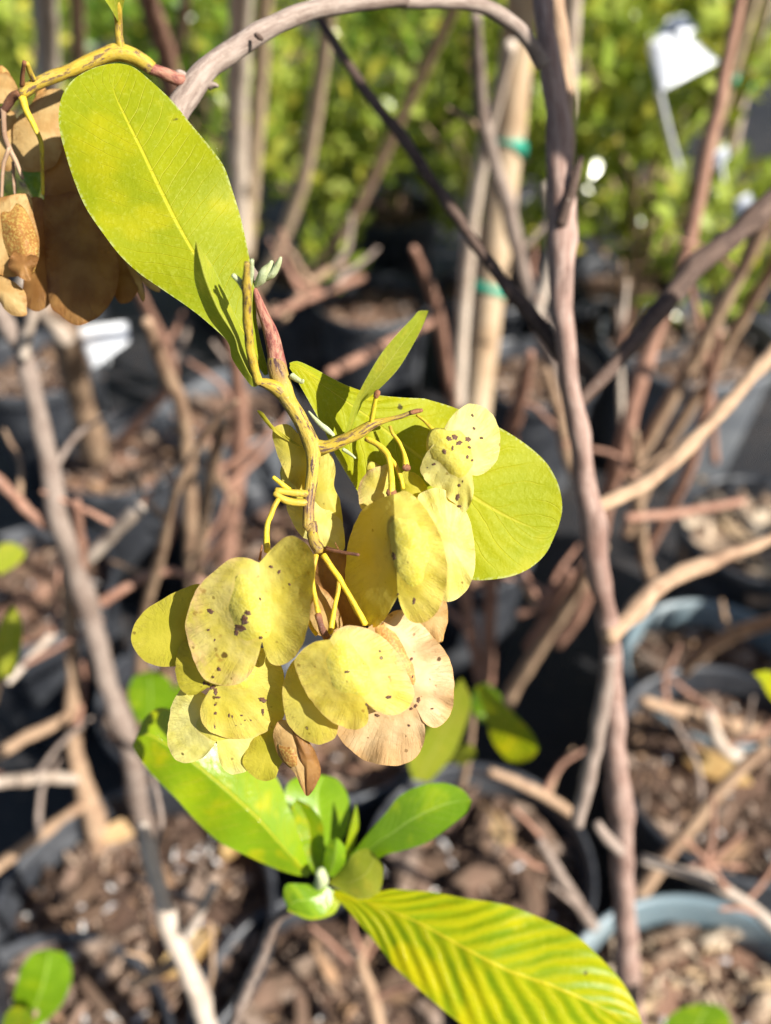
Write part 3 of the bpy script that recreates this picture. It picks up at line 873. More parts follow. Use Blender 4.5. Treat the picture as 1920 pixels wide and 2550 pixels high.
# ------------------------------------------------------------------ bare shrubs in the pots
def bare(label, sticks, base=None, cat='shrub', ntw=6):
    """sticks: list of (part name, points (x, y, width[, depth]), material)"""
    first = sticks[0][1]
    dl = first[-1][3] if len(first[-1]) > 3 else 0.9
    o = P(first[-1][0], first[-1][1], dl) if base is None else base
    t = thing('bare_shrub', o, label, cat, 'bare shrubs in pots')
    for nm, pts, mt in sticks:
        tube(nm, [(p[0], p[1], p[2] * 0.84) + tuple(p[3:]) for p in pts], M[mt], t, None, seg=10, bump=0.05, crook=0.06)
    # thin side twigs
    r2 = np.random.default_rng(int(abs(first[0][0]) * 7 + abs(first[0][1])))
    for q in range(ntw):
        nm, pts, mt = sticks[r2.integers(len(sticks))]
        dl = [p[3] for p in pts if len(p) > 3]
        f = r2.uniform(0.15, 0.8); ii = f * (len(pts) - 1); i0 = int(ii); g = ii - i0
        x0 = pts[i0][0] * (1 - g) + pts[i0 + 1][0] * g; y0 = pts[i0][1] * (1 - g) + pts[i0 + 1][1] * g
        d0 = dl[0] + (dl[-1] - dl[0]) * f
        an = r2.uniform(-2.9, -0.25); Lq = r2.uniform(90, 240)
        k1 = r2.uniform(-0.25, 0.25)
        tube('twig', [(x0, y0, 15, d0), (x0 + math.cos(an) * Lq * 0.5, y0 + math.sin(an) * Lq * 0.5, 13), (x0 + math.cos(an + k1) * Lq, y0 + math.sin(an + k1) * Lq, 9, d0 + r2.uniform(-0.06, 0.04))], M[['red', 'tan', 'grey', 'red'][r2.integers(4)]], t, None, seg=7, bump=0.05, crook=0.12)
    return t

bare('bare shrub with one thick grey stem passing behind the glossy leaf', [
    ('stem', [(-30, 700, 44, 0.50), (10, 800, 48), (60, 900, 52), (112, 1100, 54), (152, 1300, 60, 0.62), (200, 1450, 66), (240, 1600, 62), (285, 1740, 60), (330, 1900, 60, 0.80), (360, 2080, 58, 0.90)], 'grey'),
    ('branch', [(-20, 1180, 30, 0.60), (60, 1260, 32), (140, 1325, 34, 0.63)], 'red'),
    ('branch', [(345, 1265, 46, 0.60), (280, 1330, 42), (212, 1400, 40, 0.66)], 'pale'),
    ('branch', [(190, 1250, 26, 0.60), (200, 1340, 28), (208, 1420, 28, 0.66)], 'red'),
    ('branch', [(110, 720, 30, 0.50), (70, 820, 34), (60, 890, 36, 0.53)], 'pale'),
    ('twig', [(560, 1480, 18, 0.72), (420, 1420, 24), (250, 1500, 30, 0.70)], 'red')])
bare('bare shrub with thin tan branches behind the flat olive capsule', [
    ('stem', [(590, 998, 12, 0.48), (540, 1040, 20), (490, 1120, 24), (440, 1220, 26, 0.55), (420, 1290, 28), (400, 1400, 30), (360, 1520, 34), (350, 1640, 36, 0.80), (340, 1800, 38, 0.93)], 'tan'),
    ('branch', [(555, 1050, 34, 0.60), (520, 1210, 34), (490, 1450, 36), (470, 1600, 36, 0.95)], 'tan'),
    ('branch', [(365, 800, 36, 0.62), (410, 920, 42), (455, 1020, 44), (470, 1200, 44), (480, 1480, 44, 0.98)], 'tan')])
bare('upright reddish stem behind the lower seed capsules', [
    ('stem', [(560, 800, 40, 0.75), (592, 930, 48), (600, 1060, 52), (585, 1220, 52), (560, 1400, 52, 1.05)], 'red'),
    ('branch', [(520, 1110, 22, 0.84), (540, 1180, 24), (580, 1250, 26, 0.93)], 'tan')])
bare('tan trunk standing in the pot of red-brown soil', [
    ('stem', [(140, 760, 60, 0.90), (170, 860, 78), (205, 1000, 82), (235, 1125, 84, 1.33)], 'tan'),
    ('branch', [(60, 700, 40, 0.86), (120, 790, 46), (165, 850, 50, 0.95)], 'pale'),
    ('branch', [(330, 700, 30, 0.85), (380, 800, 34), (430, 940, 36), (300, 1100, 30, 1.28)], 'red')])
bare('tan shrub with horizontal side branches in the wide pot', [
    ('stem', [(160, 1380, 30, 0.68), (175, 1560, 38), (188, 1850, 48), (215, 1980, 60), (250, 2130, 74, 0.90)], 'tan'),
    ('branch', [(-20, 1885, 34, 0.70), (60, 1840, 36), (150, 1790, 32), (185, 1770, 28, 0.80)], 'tan'),
    ('branch', [(-20, 1950, 34, 0.68), (100, 1935, 36), (195, 1940, 36, 0.84)], 'pale'),
    ('branch', [(-20, 2170, 34, 0.72), (60, 2110, 36), (160, 2035, 34), (215, 2000, 34, 0.86)], 'tan'),
    ('branch', [(20, 1700, 20, 0.72), (120, 1590, 24), (172, 1540, 26, 0.75)], 'pale')])
bare('pale forked dead twig with a broken top', [
    ('stem', [(354, 2055, 36, 0.50), (378, 2150, 48), (400, 2240, 52), (440, 2340, 56), (478, 2440, 58), (512, 2550, 62, 0.60), (560, 2720, 64, 0.66)], 'pale'),
    ('branch', [(532, 2205, 24, 0.52), (505, 2260, 28), (468, 2330, 32, 0.54)], 'pale'),
    ('branch', [(330, 2450, 30, 0.66), (400, 2420, 34), (450, 2380, 34, 0.57)], 'tan')])
bare('slim twig lying against the wide pot of dark soil', [
    ('stem', [(950, 2280, 20, 0.7), (900, 2380, 26), (930, 2480, 34), (960, 2600, 40, 0.72)], 'tan')])

# right-hand side
bare('shrub with many slanting red-brown rods beside the large grey pot', [
    ('stem', [(1850, -40, 34, 0.62), (1800, 200, 38), (1740, 500, 42), (1690, 700, 44), (1610, 900, 46), (1560, 1080, 48, 0.80), (1500, 1290, 50), (1450, 1500, 50), (1380, 1600, 48, 1.10)], 'red'),
    ('branch', [(1990, 440, 44, 0.62), (1900, 560, 44), (1800, 760, 44), (1660, 1010, 40), (1560, 1190, 36, 0.85)], 'tan'),
    ('branch', [(1990, 560, 40, 0.66), (1880, 740, 40), (1760, 950, 38), (1640, 1140, 34), (1560, 1330, 32, 0.95)], 'tan'),
    ('branch', [(1790, 830, 26, 0.70), (1745, 1060, 30), (1700, 1200, 30), (1600, 1400, 30, 1.0)], 'red'),
    ('branch', [(1580, 1080, 26, 0.7), (1590, 1260, 34), (1610, 1400, 34), (1640, 1470, 34, 1.0)], 'tan'),
    ('branch', [(1560, 1290, 26, 0.72), (1700, 1275, 28), (1850, 1250, 24, 0.78)], 'red'),
    ('twig', [(1700, 640, 18, 0.8), (1760, 900, 20), (1780, 1150, 22, 1.0)], 'red'),
    ('twig', [(1560, 700, 14, 0.9), (1545, 900, 16), (1550, 1120, 20, 1.0)], 'pale')])
bare('dead rods leaning out of the black pot of bark soil', [
    ('stem', [(1600, 1745, 34, 0.80), (1700, 1775, 40), (1800, 1800, 44), (1900, 1830, 46, 0.92)], 'tan'),
    ('branch', [(1765, 1780, 34, 0.82), (1790, 1850, 38), (1840, 1890, 40, 0.92)], 'pale'),
    ('branch', [(1905, 1860, 40, 0.80), (1800, 1960, 42), (1700, 2080, 44), (1590, 2230, 46, 0.82)], 'tan'),
    ('branch', [(1960, 1540, 40, 0.74), (1850, 1570, 42), (1760, 1620, 34), (1700, 1680, 28, 0.95)], 'tan')])
bare('pale dead twig bridging the two pots at the foot of the red-brown stem', [
    ('stem', [(1940, 2320, 36, 0.66), (1860, 2250, 36), (1760, 2190, 36), (1600, 2140, 30, 0.70)], 'pale')])
bare('grey dead twig leaning on the black pot beside the ribbed leaf', [
    ('stem', [(1345, 2095, 26, 0.62), (1390, 2170, 34), (1440, 2250, 34), (1475, 2310, 30, 0.74)], 'grey'),
    ('branch', [(1220, 1920, 24, 0.74), (1330, 1965, 30), (1430, 2030, 30, 0.78)], 'tan')])
bare('two tan rods slanting down behind the round brown capsule', [
    ('stem', [(1500, 1360, 36, 0.72), (1440, 1460, 42), (1370, 1570, 44), (1290, 1700, 46), (1240, 1800, 46, 1.0)], 'tan'),
    ('branch', [(1420, 1420, 32, 0.76), (1370, 1530, 40), (1320, 1610, 40, 0.9)], 'red'),
    ('branch', [(1228, 1380, 34, 0.80), (1220, 1520, 38), (1215, 1700, 42, 1.0)], 'red'),
    ('branch', [(1150, 1420, 34, 0.85), (1170, 1560, 38), (1200, 1700, 40, 1.0)], 'red'),
    ('branch', [(1290, 1530, 26, 0.85), (1400, 1490, 26), (1480, 1440, 24, 0.8)], 'red')])
bare('grey crooked branch rising behind the arching branch', [
    ('stem', [(1185, 40, 34, 0.60), (1192, 180, 38), (1200, 280, 42), (1225, 380, 40), (1265, 520, 44), (1300, 660, 44), (1330, 770, 46), (1370, 900, 46), (1400, 1060, 46, 0.95)], 'grey'),
    ('branch', [(1360, 460, 30, 0.66), (1380, 590, 44), (1350, 720, 44), (1330, 790, 44, 0.74)], 'pale'),
    ('branch', [(1320, 880, 26, 0.75), (1300, 980, 40), (1270, 1100, 44), (1240, 1280, 44, 1.05)], 'red'),
    ('branch', [(1360, 920, 22, 0.74), (1400, 1060, 36), (1420, 1150, 36), (1460, 1230, 34, 0.9)], 'tan')])
# thin red rods at the far middle
bare('thin red sticks around the pot of brown soil', [
    ('stem', [(680, 780, 24, 0.95), (800, 730, 24), (900, 690, 22, 1.3)], 'red'),
    ('branch', [(820, 930, 30, 0.9), (900, 890, 30), (1000, 840, 28), (1080, 800, 24, 1.2)], 'red'),
    ('branch', [(700, 800, 22, 1.0), (780, 700, 22), (870, 650, 18, 1.35)], 'tan'),
    ('branch', [(560, 720, 22, 1.0), (640, 800, 22), (690, 760, 20, 1.2)], 'tan')])

#@@HOPBUSH
# ------------------------------------------------------------------ the hop bush in front
hb = thing('hop_bush', PZ(1600, 2640, 0.24), 'hop bush with yellow winged seed capsules, arching grey branch and red-brown stem', 'shrub')
tube('stem', [(1330, -260, 44, 0.330), (1345, -60, 48, 0.330), (1366, 100, 52, 0.33), (1388, 300, 62), (1396, 480, 70), (1398, 640, 62), (1402, 780, 50), (1412, 900, 46, 0.35), (1430, 1020, 50), (1452, 1160, 54), (1474, 1290, 60), (1490, 1420, 56, 0.40), (1512, 1540, 58), (1520, 1600, 48), (1522, 1720, 56), (1532, 1900, 58, 0.48), (1546, 2060, 62), (1550, 2200, 56), (1560, 2400, 60, 0.61), (1572, 2560, 60, 0.69), (1586, 2640, 62, 0.735)], M['stem'], hb, seg=16, bump=0.08, n=170, crook=0.035)
tube('stem', [(1372, -200, 40, 0.36), (1384, 0, 42), (1402, 150, 42), (1412, 330, 40), (1404, 520, 34, 0.352), (1400, 600, 28, 0.345)], M['tan'], hb, bump=0.07)
tube('branch', [(1482, 1262, 40, 0.385), (1545, 1236, 40), (1610, 1200, 38), (1710, 1115, 38), (1830, 985, 38), (1980, 815, 38, 0.47)], M['tan'], hb, bump=0.07, crook=0.05)
tube('branch', [(1514, 1590, 46, 0.418), (1580, 1522, 48), (1650, 1456, 46), (1720, 1420, 42), (1800, 1384, 34), (1900, 1350, 26), (2000, 1300, 20, 0.50)], M['tan'], hb, bump=0.08, crook=0.05)
tube('branch', [(1428, 1012, 40, 0.362), (1520, 920, 40, 0.365), (1620, 800, 44), (1760, 640, 54), (1960, 470, 56, 0.42)], M['dark'], hb, bump=0.06, crook=0.05)
tube('branch', [(1518, 1640, 36, 0.425), (1496, 1780, 40), (1470, 1910, 40), (1437, 2050, 36, 0.47)], M['grey'], hb, bump=0.08)
tube('branch', [(1545, 2120, 30, 0.49), (1505, 2080, 30), (1486, 2050, 26, 0.485)], M['grey'], hb, n=8)
tube('branch', [(1396, 560, 30, 0.336), (1424, 470, 26), (1448, 390, 14, 0.330)], M['dark'], hb)
tube('branch', [(785, 30, 20, 0.40), (860, 150, 24), (920, 240, 26), (1000, 340, 28), (1090, 470, 28), (1180, 600, 28), (1260, 710, 32), (1330, 790, 36), (1408, 900, 34, 0.352)], M['dark'], hb, bump=0.07, crook=0.05)
# arching branch with the fork behind the big leaf
tube('arching_branch', Q1([(1750, -10, 66, 0.283), (1666, 2, 66, 0.279), (1500, 18, 70), (1300, 58, 80, 0.270), (1150, 128, 86), (1000, 220, 92), (890, 305, 100, 0.256), (810, 410, 108), (760, 520, 100, 0.248), (800, 760, 88, 0.243), (960, 1020, 80, 0.238), (1090, 1200, 66, 0.232)]), M['grey'], hb, seg=16, bump=0.05, n=110)
tube('arching_branch', [(950, 0, 38, 0.282), (1070, 2, 36), (1160, 6, 36), (1222, 24, 36), (1280, 62, 36), (1320, 106, 36), (1352, 160, 38, 0.320)], M['grey'], hb, seg=14, bump=0.05)
tube('bud_scar', Q1([(1105, 150, 20, 0.257), (1120, 160, 24, 0.2565), (1135, 172, 14, 0.257)]), M['dark'], hb, n=6)
tube('bud_scar', Q1([(905, 372, 34, 0.256), (925, 368, 26, 0.2555), (942, 372, 12, 0.255)]), M['grey'], hb, n=8)
tube('bud_scar', Q1([(790, 330, 44, 0.250), (775, 318, 36, 0.249), (765, 310, 20, 0.248)]), M['grey'], hb, n=8)
# upper yellow twig
tube('twig', Q1([(790, 352, 56, 0.250), (740, 330, 50), (690, 308, 48), (650, 296, 52, 0.246)]), M['redtwig'], hb, seg=14, bump=0.09)
tube('twig', Q1([(656, 298, 58, 0.246), (610, 262, 66), (560, 236, 72), (500, 226, 68, 0.243), (400, 262, 60), (300, 305, 56), (200, 345, 52), (130, 378, 50), (92, 408, 44, 0.240)]), M['twig'], hb, seg=14, bump=0.06)
tube('twig', Q1([(525, 225, 44, 0.243), (515, 160, 34), (512, 95, 34, 0.239), (505, 40, 40), (490, -30, 34, 0.232)]), M['leafstalk'] if 'leafstalk' in M else M['twig'], hb, seg=12, bump=0.04)
leaf('leaf', Q1([(510, 95), (480, 40), (440, -20), (400, -80)]), Q1([(515, 95), (530, 40), (540, -20), (535, -80)]), M['leaf_young'], hb, (0.238, 0.226), fold=(-0.003, 0.004), n=24)
tube('dead_stub', Q1([(96, 370, 22, 0.239), (98, 320, 18), (106, 266, 16, 0.232)]), M['drybrown'], hb, n=10)
tube('dead_stub', Q1([(145, 345, 26, 0.239), (128, 305, 22), (116, 272, 18, 0.234)]), M['twig'], hb, n=10)
tube('dead_stub', Q1([(95, 405, 40, 0.240), (60, 415, 36), (30, 460, 34), (-10, 500, 34, 0.246)]), M['drybrown'], hb, n=14, bump=0.12)
tube('pedicel', Q1([(95, 420, 34, 0.239), (115, 480, 28), (150, 550, 22), (178, 620, 20), (182, 720, 16), (186, 840, 14, 0.247)]), M['pedicel'], hb)
tube('pedicel', Q1([(15, 470, 22, 0.244), (20, 580, 20), (40, 640, 22), (70, 700, 18), (98, 770, 16, 0.246)]), M['wood_tan'] if 'wood_tan' in M else M['tan'], hb)
tube('pedicel', Q1([(40, 640, 20, 0.2445), (14, 720, 16), (6, 860, 14, 0.248)]), M['tan'], hb)
tube('pedicel', Q1([(58, 700, 16, 0.248), (60, 780, 14), (66, 850, 12, 0.250)]), M['tan'], hb)

def leaf3(base, dirv, nrm, L, W, mat, parent, bend=0.15):
    base = np.array(base, float); dirv = np.array(dirv, float); dirv /= np.linalg.norm(dirv)
    nrm = np.array(nrm, float); nrm -= dirv * nrm.dot(dirv); nrm /= np.linalg.norm(nrm)
    sd = np.cross(dirv, nrm)
    n, m = 28, 5
    V = []; uvs = []
    for i in range(n):
        t = i / (n - 1)
        w = W / 2 * max(0.03, math.sin(math.pi * t ** 0.8) ** 0.7) if t < 1 else 0.0002
        for j in range(-m, m + 1):
            v = j / m
            V.append(base + dirv * L * t + nrm * (-bend * L * t * t + 0.10 * w * abs(v)) + sd * w * v); uvs.append((t, v / 2 + 0.5))
    q = 2 * m + 1
    F = [(i * q + j, i * q + j + 1, (i + 1) * q + j + 1, (i + 1) * q + j) for i in range(n - 1) for j in range(q - 1)]
    return mesh_obj('leaf', V, F, M[mat], parent, base, uvs)
shade_limb = spline(np.array([P(1330, -260, 0.33), (0.12, 0.33, 1.18), (0.20, 0.27, 1.22), (0.285, 0.21, 1.215), (0.305, 0.195, 1.15), (0.312, 0.188, 1.085)]), 30)  # unseen leafy limb added to shade the upper stem and arching branch
tube3('branch', shade_limb, np.linspace(0.0034, 0.0016, 30), M['grey'], hb, 10)
for (bx, by, bz, dx, dy, dz) in [(0.255, 0.235, 1.215, 0.5, -0.5, -0.75), (0.285, 0.21, 1.215, 0.25, 0.1, -1.0), (0.30, 0.20, 1.22, 0.7, -0.2, -0.6), (0.24, 0.25, 1.22, 0.1, -0.4, -0.9), (0.30, 0.20, 1.22, 0.5, -0.6, 0.5), (0.22, 0.26, 1.22, 0.5, 0.0, 0.6),
                                 (0.29, 0.205, 1.16, 0.1, -0.2, -1.0), (0.305, 0.195, 1.12, 0.4, 0.15, -0.9), (0.275, 0.215, 1.14, -0.2, 0.1, -1.0), (0.31, 0.19, 1.10, -0.1, -0.3, -1.0), (0.30, 0.20, 1.17, -0.4, 0.1, -0.8), (0.31, 0.19, 1.09, -0.35, 0.2, -0.8)]:
    leaf3((bx, by, bz), (dx, dy, dz), (0.7, -0.5, 0.6), 0.085, 0.034, 'leaf', hb)  # leaves added out of view, placed for the shade they cast

# big leaf: base low at the twig, rounded tip above
leaf('leaf', Z3([(345, 1060), (300, 1000), (230, 900)]) + Q1([(1010, 1500), (950, 1440), (830, 1340), (700, 1250), (600, 1180), (520, 1105), (450, 1015), (372, 900), (320, 780), (282, 660), (257, 560), (254, 480), (272, 405), (318, 342), (400, 295), (470, 277), (515, 274)]),
     Z3([(372, 1050), (362, 980), (320, 820), (285, 640), (270, 430), (255, 250)]) + Q1([(1085, 1150), (1065, 1050), (1040, 940), (1010, 840), (968, 720), (900, 625), (820, 530), (740, 432), (655, 352), (590, 298), (550, 280), (515, 274)]),
     M['leaf'], hb, (0.2265, 0.224, 0.222, 0.2215, 0.223, 0.226), fold=(-0.001, 0.0035),
     mid=Z3([(358, 1055), (330, 980), (230, 800)]) + Q1([(990, 1330), (850, 1110), (770, 970), (690, 810), (610, 640), (540, 500), (490, 380), (515, 274)]), wave=0.0012, nw=3, n=90, m=14, label='large lime-green leaf with yellow midrib')
# red scurfy twig joining the green twig
tube('twig', Z3([(262, 360, 30, 0.2265), (290, 450, 60), (335, 580, 84), (385, 700, 112), (420, 820, 130), (440, 960, 140), (460, 1060, 140, 0.2225)]), M['redtwig'], hb, seg=16, bump=0.04)
tube('twig', Z3([(425, 900, 112, 0.2240), (440, 1000, 150, 0.2225), (480, 1130, 150), (530, 1250, 132, 0.2205), (620, 1400, 122), (680, 1520, 130), (722, 1620, 130, 0.2185), (728, 1720, 108), (712, 1900, 98), (694, 2080, 92), (690, 2250, 90)]) + Z2([(215, 430, 72), (218, 520, 76, 0.2165)]), M['twig_dark'], hb, seg=18, bump=0.05, n=110)
tube('twig', Z3([(300, 1110, 60, 0.2185), (350, 1120, 84), (420, 1150, 110), (490, 1200, 120, 0.2205)]), M['twig'], hb, seg=14)
# side twig to the right
tube('twig', Z3([(720, 1620, 120, 0.2190), (830, 1620, 104), (930, 1580, 98), (1050, 1530, 92), (1130, 1480, 90), (1200, 1440, 70), (1300, 1410, 44), (1420, 1380, 36), (1500, 1350, 36), (1575, 1335, 30, 0.2150)]), M['twig'], hb, seg=16, bump=0.05)
tube('dead_stub', Z3([(1490, 1352, 38, 0.2151), (1530, 1342, 40), (1585, 1332, 30, 0.2148)]), M['drybrown'], hb, n=8)
tube('dead_stub', Z3([(1180, 1450, 44, 0.2170), (1200, 1330, 38), (1222, 1215, 34, 0.2110)]), M['pedicel'], hb, n=14)
tube('stub_end', Z3([(1218, 1230, 40, 0.2112), (1230, 1200, 50), (1240, 1180, 34, 0.2103)]), M['drybrown'], hb, n=8)
tube('pedicel', Z4([(520, 232, 18, 0.2150), (570, 270, 20), (620, 320, 26), (665, 368, 40, 0.2120)]), M['pedicel'], hb)
tube('pedicel_end', Z4([(650, 378, 60, 0.2123), (672, 384, 66), (690, 376, 50, 0.2116)]), M['drybrown'], hb, n=8, bump=0.15)
tube('pedicel', Z4([(335, 310, 24, 0.2160), (355, 360, 24), (400, 420, 26), (430, 490, 28), (445, 550, 40), (448, 590, 54, 0.2120)]), M['pedicel'], hb)
tube('pedicel_end', Z4([(436, 592, 56, 0.2122), (450, 598, 60), (468, 590, 46, 0.2115)]), M['drybrown'], hb, n=8, bump=0.15)
tube('pedicel', Z4([(170, 395, 40, 0.2170), (240, 430, 42), (310, 490, 46), (335, 560, 42), (345, 650, 44), (348, 760, 48, 0.2105), (345, 830, 36, 0.2110)]), M['pedicel'], hb)
tube('pedicel', Z4([(330, 520, 30, 0.2150), (375, 580, 32), (410, 660, 32), (428, 740, 28, 0.2130)]), M['pedicel'], hb)
tube('pedicel_end', Z4([(320, 772, 52, 0.2108), (348, 770, 62), (374, 770, 50, 0.2106)]), M['drybrown'], hb, n=8, bump=0.12)
# thin green stipule-like shoots
tube('shoot', Z3([(690, 1340, 14, 0.2185), (760, 1420, 36), (840, 1490, 46), (890, 1530, 24, 0.2175)]), M['bud'], hb, n=14)
tube('shoot', Z3([(560, 1060, 56, 0.2205), (600, 1090, 46), (640, 1110, 30), (648, 1090, 16, 0.2185)]), M['bud'], hb, n=14)
tube('shoot', Z3([(960, 1640, 30, 0.2190), (1010, 1670, 28), (1060, 1710, 14, 0.2180)]), M['bud'], hb, n=10)
# left side stubs of the lower twig
tube('twig', Z3([(680, 1990, 60, 0.2168), (610, 1985, 60), (520, 1975, 56), (430, 1962, 46, 0.2140)]), M['twig'], hb, seg=12)
tube('dead_stub', Z3([(540, 1960, 40, 0.2155), (470, 1905, 40), (410, 1858, 30, 0.2130)]), M['pedicel'], hb, n=10)
tube('twig', Z3([(690, 2060, 60, 0.2168), (600, 2060, 60), (500, 2035, 56), (420, 1985, 46, 0.2135)]), M['twig'], hb, seg=12, bump=0.1)
tube('pedicel', Z3([(455, 2030, 40, 0.2140), (420, 2090, 42), (385, 2180, 44)]) + Z1([(1160, 0, 44), (1150, 80, 44), (1150, 160, 50), (1158, 235, 56, 0.2110)]), M['pedicel'], hb)
tube('dead_stub', Z1([(1095, 300, 22, 0.2112), (1105, 240, 18), (1115, 180, 12, 0.2095)]), M['drybrown'], hb, n=8)
# lower fork
tube('twig', Z2([(214, 490, 78, 0.2166), (235, 560, 84), (270, 610, 86, 0.2150)]), M['twig'], hb, seg=14)
tube('pedicel', Z2([(290, 640, 44, 0.2150), (340, 715, 40), (400, 800, 42), (440, 870, 36), (510, 990, 40), (580, 1120, 44, 0.2120)]), M['pedicel'], hb)
tube('pedicel', Z2([(402, 800, 34, 0.2143), (390, 900, 32), (365, 1020, 34), (338, 1180, 46, 0.2110)]), M['pedicel'], hb)
tube('pedicel', Z2([(240, 640, 40, 0.2155), (215, 800, 34), (235, 940, 34), (265, 1080, 38, 0.2105)]), M['pedicel'], hb)
tube('dead_stub', Z2([(250, 1050, 44, 0.2106), (280, 1140, 48), (315, 1215, 62, 0.2075)]), M['drybrown'], hb, n=12, bump=0.12)
tube('pedicel', Z2([(180, 1080, 30, 0.2130), (215, 1150, 30), (245, 1190, 30, 0.2115)]), M['pedicel'], hb)
tube('dead_stub', Z2([(310, 595, 34, 0.2145), (370, 612, 30), (450, 628, 24), (535, 640, 20, 0.2085)]), M['drybrown'], hb, n=14)
tube('dead_stub', Z2([(395, 600, 8, 0.2120), (380, 575, 7), (372, 556, 6, 0.2100)]), M['drybrown'], hb, n=6)
# vertical yellow shoot in front of the big leaf
tube('shoot', Z3([(300, 1115, 74, 0.2185), (265, 1010, 70), (235, 880, 74), (215, 700, 72), (205, 520, 74), (205, 380, 80), (200, 290, 60), (205, 170, 44, 0.1960)]), M['leafstalk'] if 'leafstalk' in M else M['twig'], hb, seg=14, bump=0.08)
tube('shoot', Z3([(200, 400, 60, 0.2040), (150, 320, 50), (95, 270, 34, 0.1990)]), M['bud'], hb, n=10)
tube('shoot', Z3([(215, 360, 60, 0.2040), (235, 250, 50), (245, 150, 30, 0.1970)]), M['bud'], hb, n=10)
# grey-green bud
tube('bud', Z3([(268, 365, 24, 0.2262), (310, 310, 76), (350, 255, 96), (385, 205, 70), (402, 158, 26, 0.2215)]), M['bud'], hb, seg=12, n=16)
tube('bud', Z3([(340, 300, 50, 0.2245), (400, 260, 66), (440, 205, 54), (462, 160, 42), (472, 128, 20, 0.2195)]), M['bud'], hb, seg=12, n=16)

# leaf behind the capsules
leaf('leaf', Z3([(540, 960), (600, 945), (700, 985), (860, 1070), (1000, 1140), (1200, 1205), (1400, 1230), (1600, 1240)]) + Z4([(600, 125), (780, 180), (1000, 275), (1150, 350), (1300, 452), (1420, 565), (1492, 690), (1522, 800), (1526, 900), (1500, 1010)]),
     Z3([(540, 1000), (580, 1060), (630, 1150), (700, 1275), (790, 1440), (900, 1680), (1000, 1850), (1100, 2000)]) + Z4([(200, 820), (330, 1000), (520, 1200), (720, 1325), (900, 1372), (1060, 1368), (1200, 1340), (1320, 1280), (1420, 1180), (1500, 1010)]),
     M['leaf_thin'], hb, (0.2235, 0.2255, 0.2285, 0.231, 0.233, 0.235), fold=(0.001, 0.000),
     mid=Z3([(545, 980), (600, 985), (770, 1110), (1030, 1290), (1170, 1385)]) + Z4([(200, 252), (480, 470), (920, 800), (1200, 960), (1400, 1030), (1500, 1010)]),
     wave=0.0014, nw=3, ribs=0.00035, nribs=13, slant=2.6, n=90, m=14, label='broad rounded yellow-green leaf behind the capsules')
# small upright leaf right of the twig
F1 = lambda pts: [(p[0] * 1.1525, p[1] * 1.1525) for p in pts]
leaf('leaf', Z3([(960, 1560), (975, 1500), (1010, 1400), (1055, 1260), (1140, 1090), (1260, 890), (1390, 730), (1510, 605)]) + F1([(905, 672), (926, 671)]),
     Z3([(1000, 1560), (1030, 1480), (1075, 1360), (1110, 1290)]) + F1([(785, 868), (822, 838), (862, 795), (898, 735), (915, 700), (926, 671)]),
     M['leaf_young'], hb, (0.2185, 0.213, 0.207, 0.203, 0.200), fold=(-0.001, 0.005), n=50, m=8, label='narrow upright young leaf')
# small folded leaf in front of the big leaf
leaf('leaf', Z3([(320, 1120), (255, 1150), (190, 1080), (90, 930)]) + Q1([(985, 1480), (900, 1370), (845, 1230), (838, 1120), (846, 1042)]),
     Z3([(330, 1090), (290, 1060), (245, 980)]) + Q1([(1060, 1475), (1030, 1390), (985, 1290), (930, 1170), (880, 1090), (846, 1042)]),
     M['leaf_young'], hb, (0.2185, 0.213, 0.208, 0.203, 0.199), fold=(0.004, 0.006), n=50, m=8, label='small folded leaf standing in front of the large lime-green leaf')

#@@CAPSULES
def cap(center, d, ra, rc, ang, h, body, wings, third=None, label=None, sx=0, sy=0):
    c = capsule(hb, center, d, ra, rc, ang, h, M[body], sx, sy, label=label)
    for w in wings:
        wing(w[0], M[w[1]], c, *w[2], **(w[3] if len(w) > 3 else {}))
    if third:
        back_wing(c, *third[:4], M[third[4]], **(third[5] if len(third) > 5 else {}))
    return c

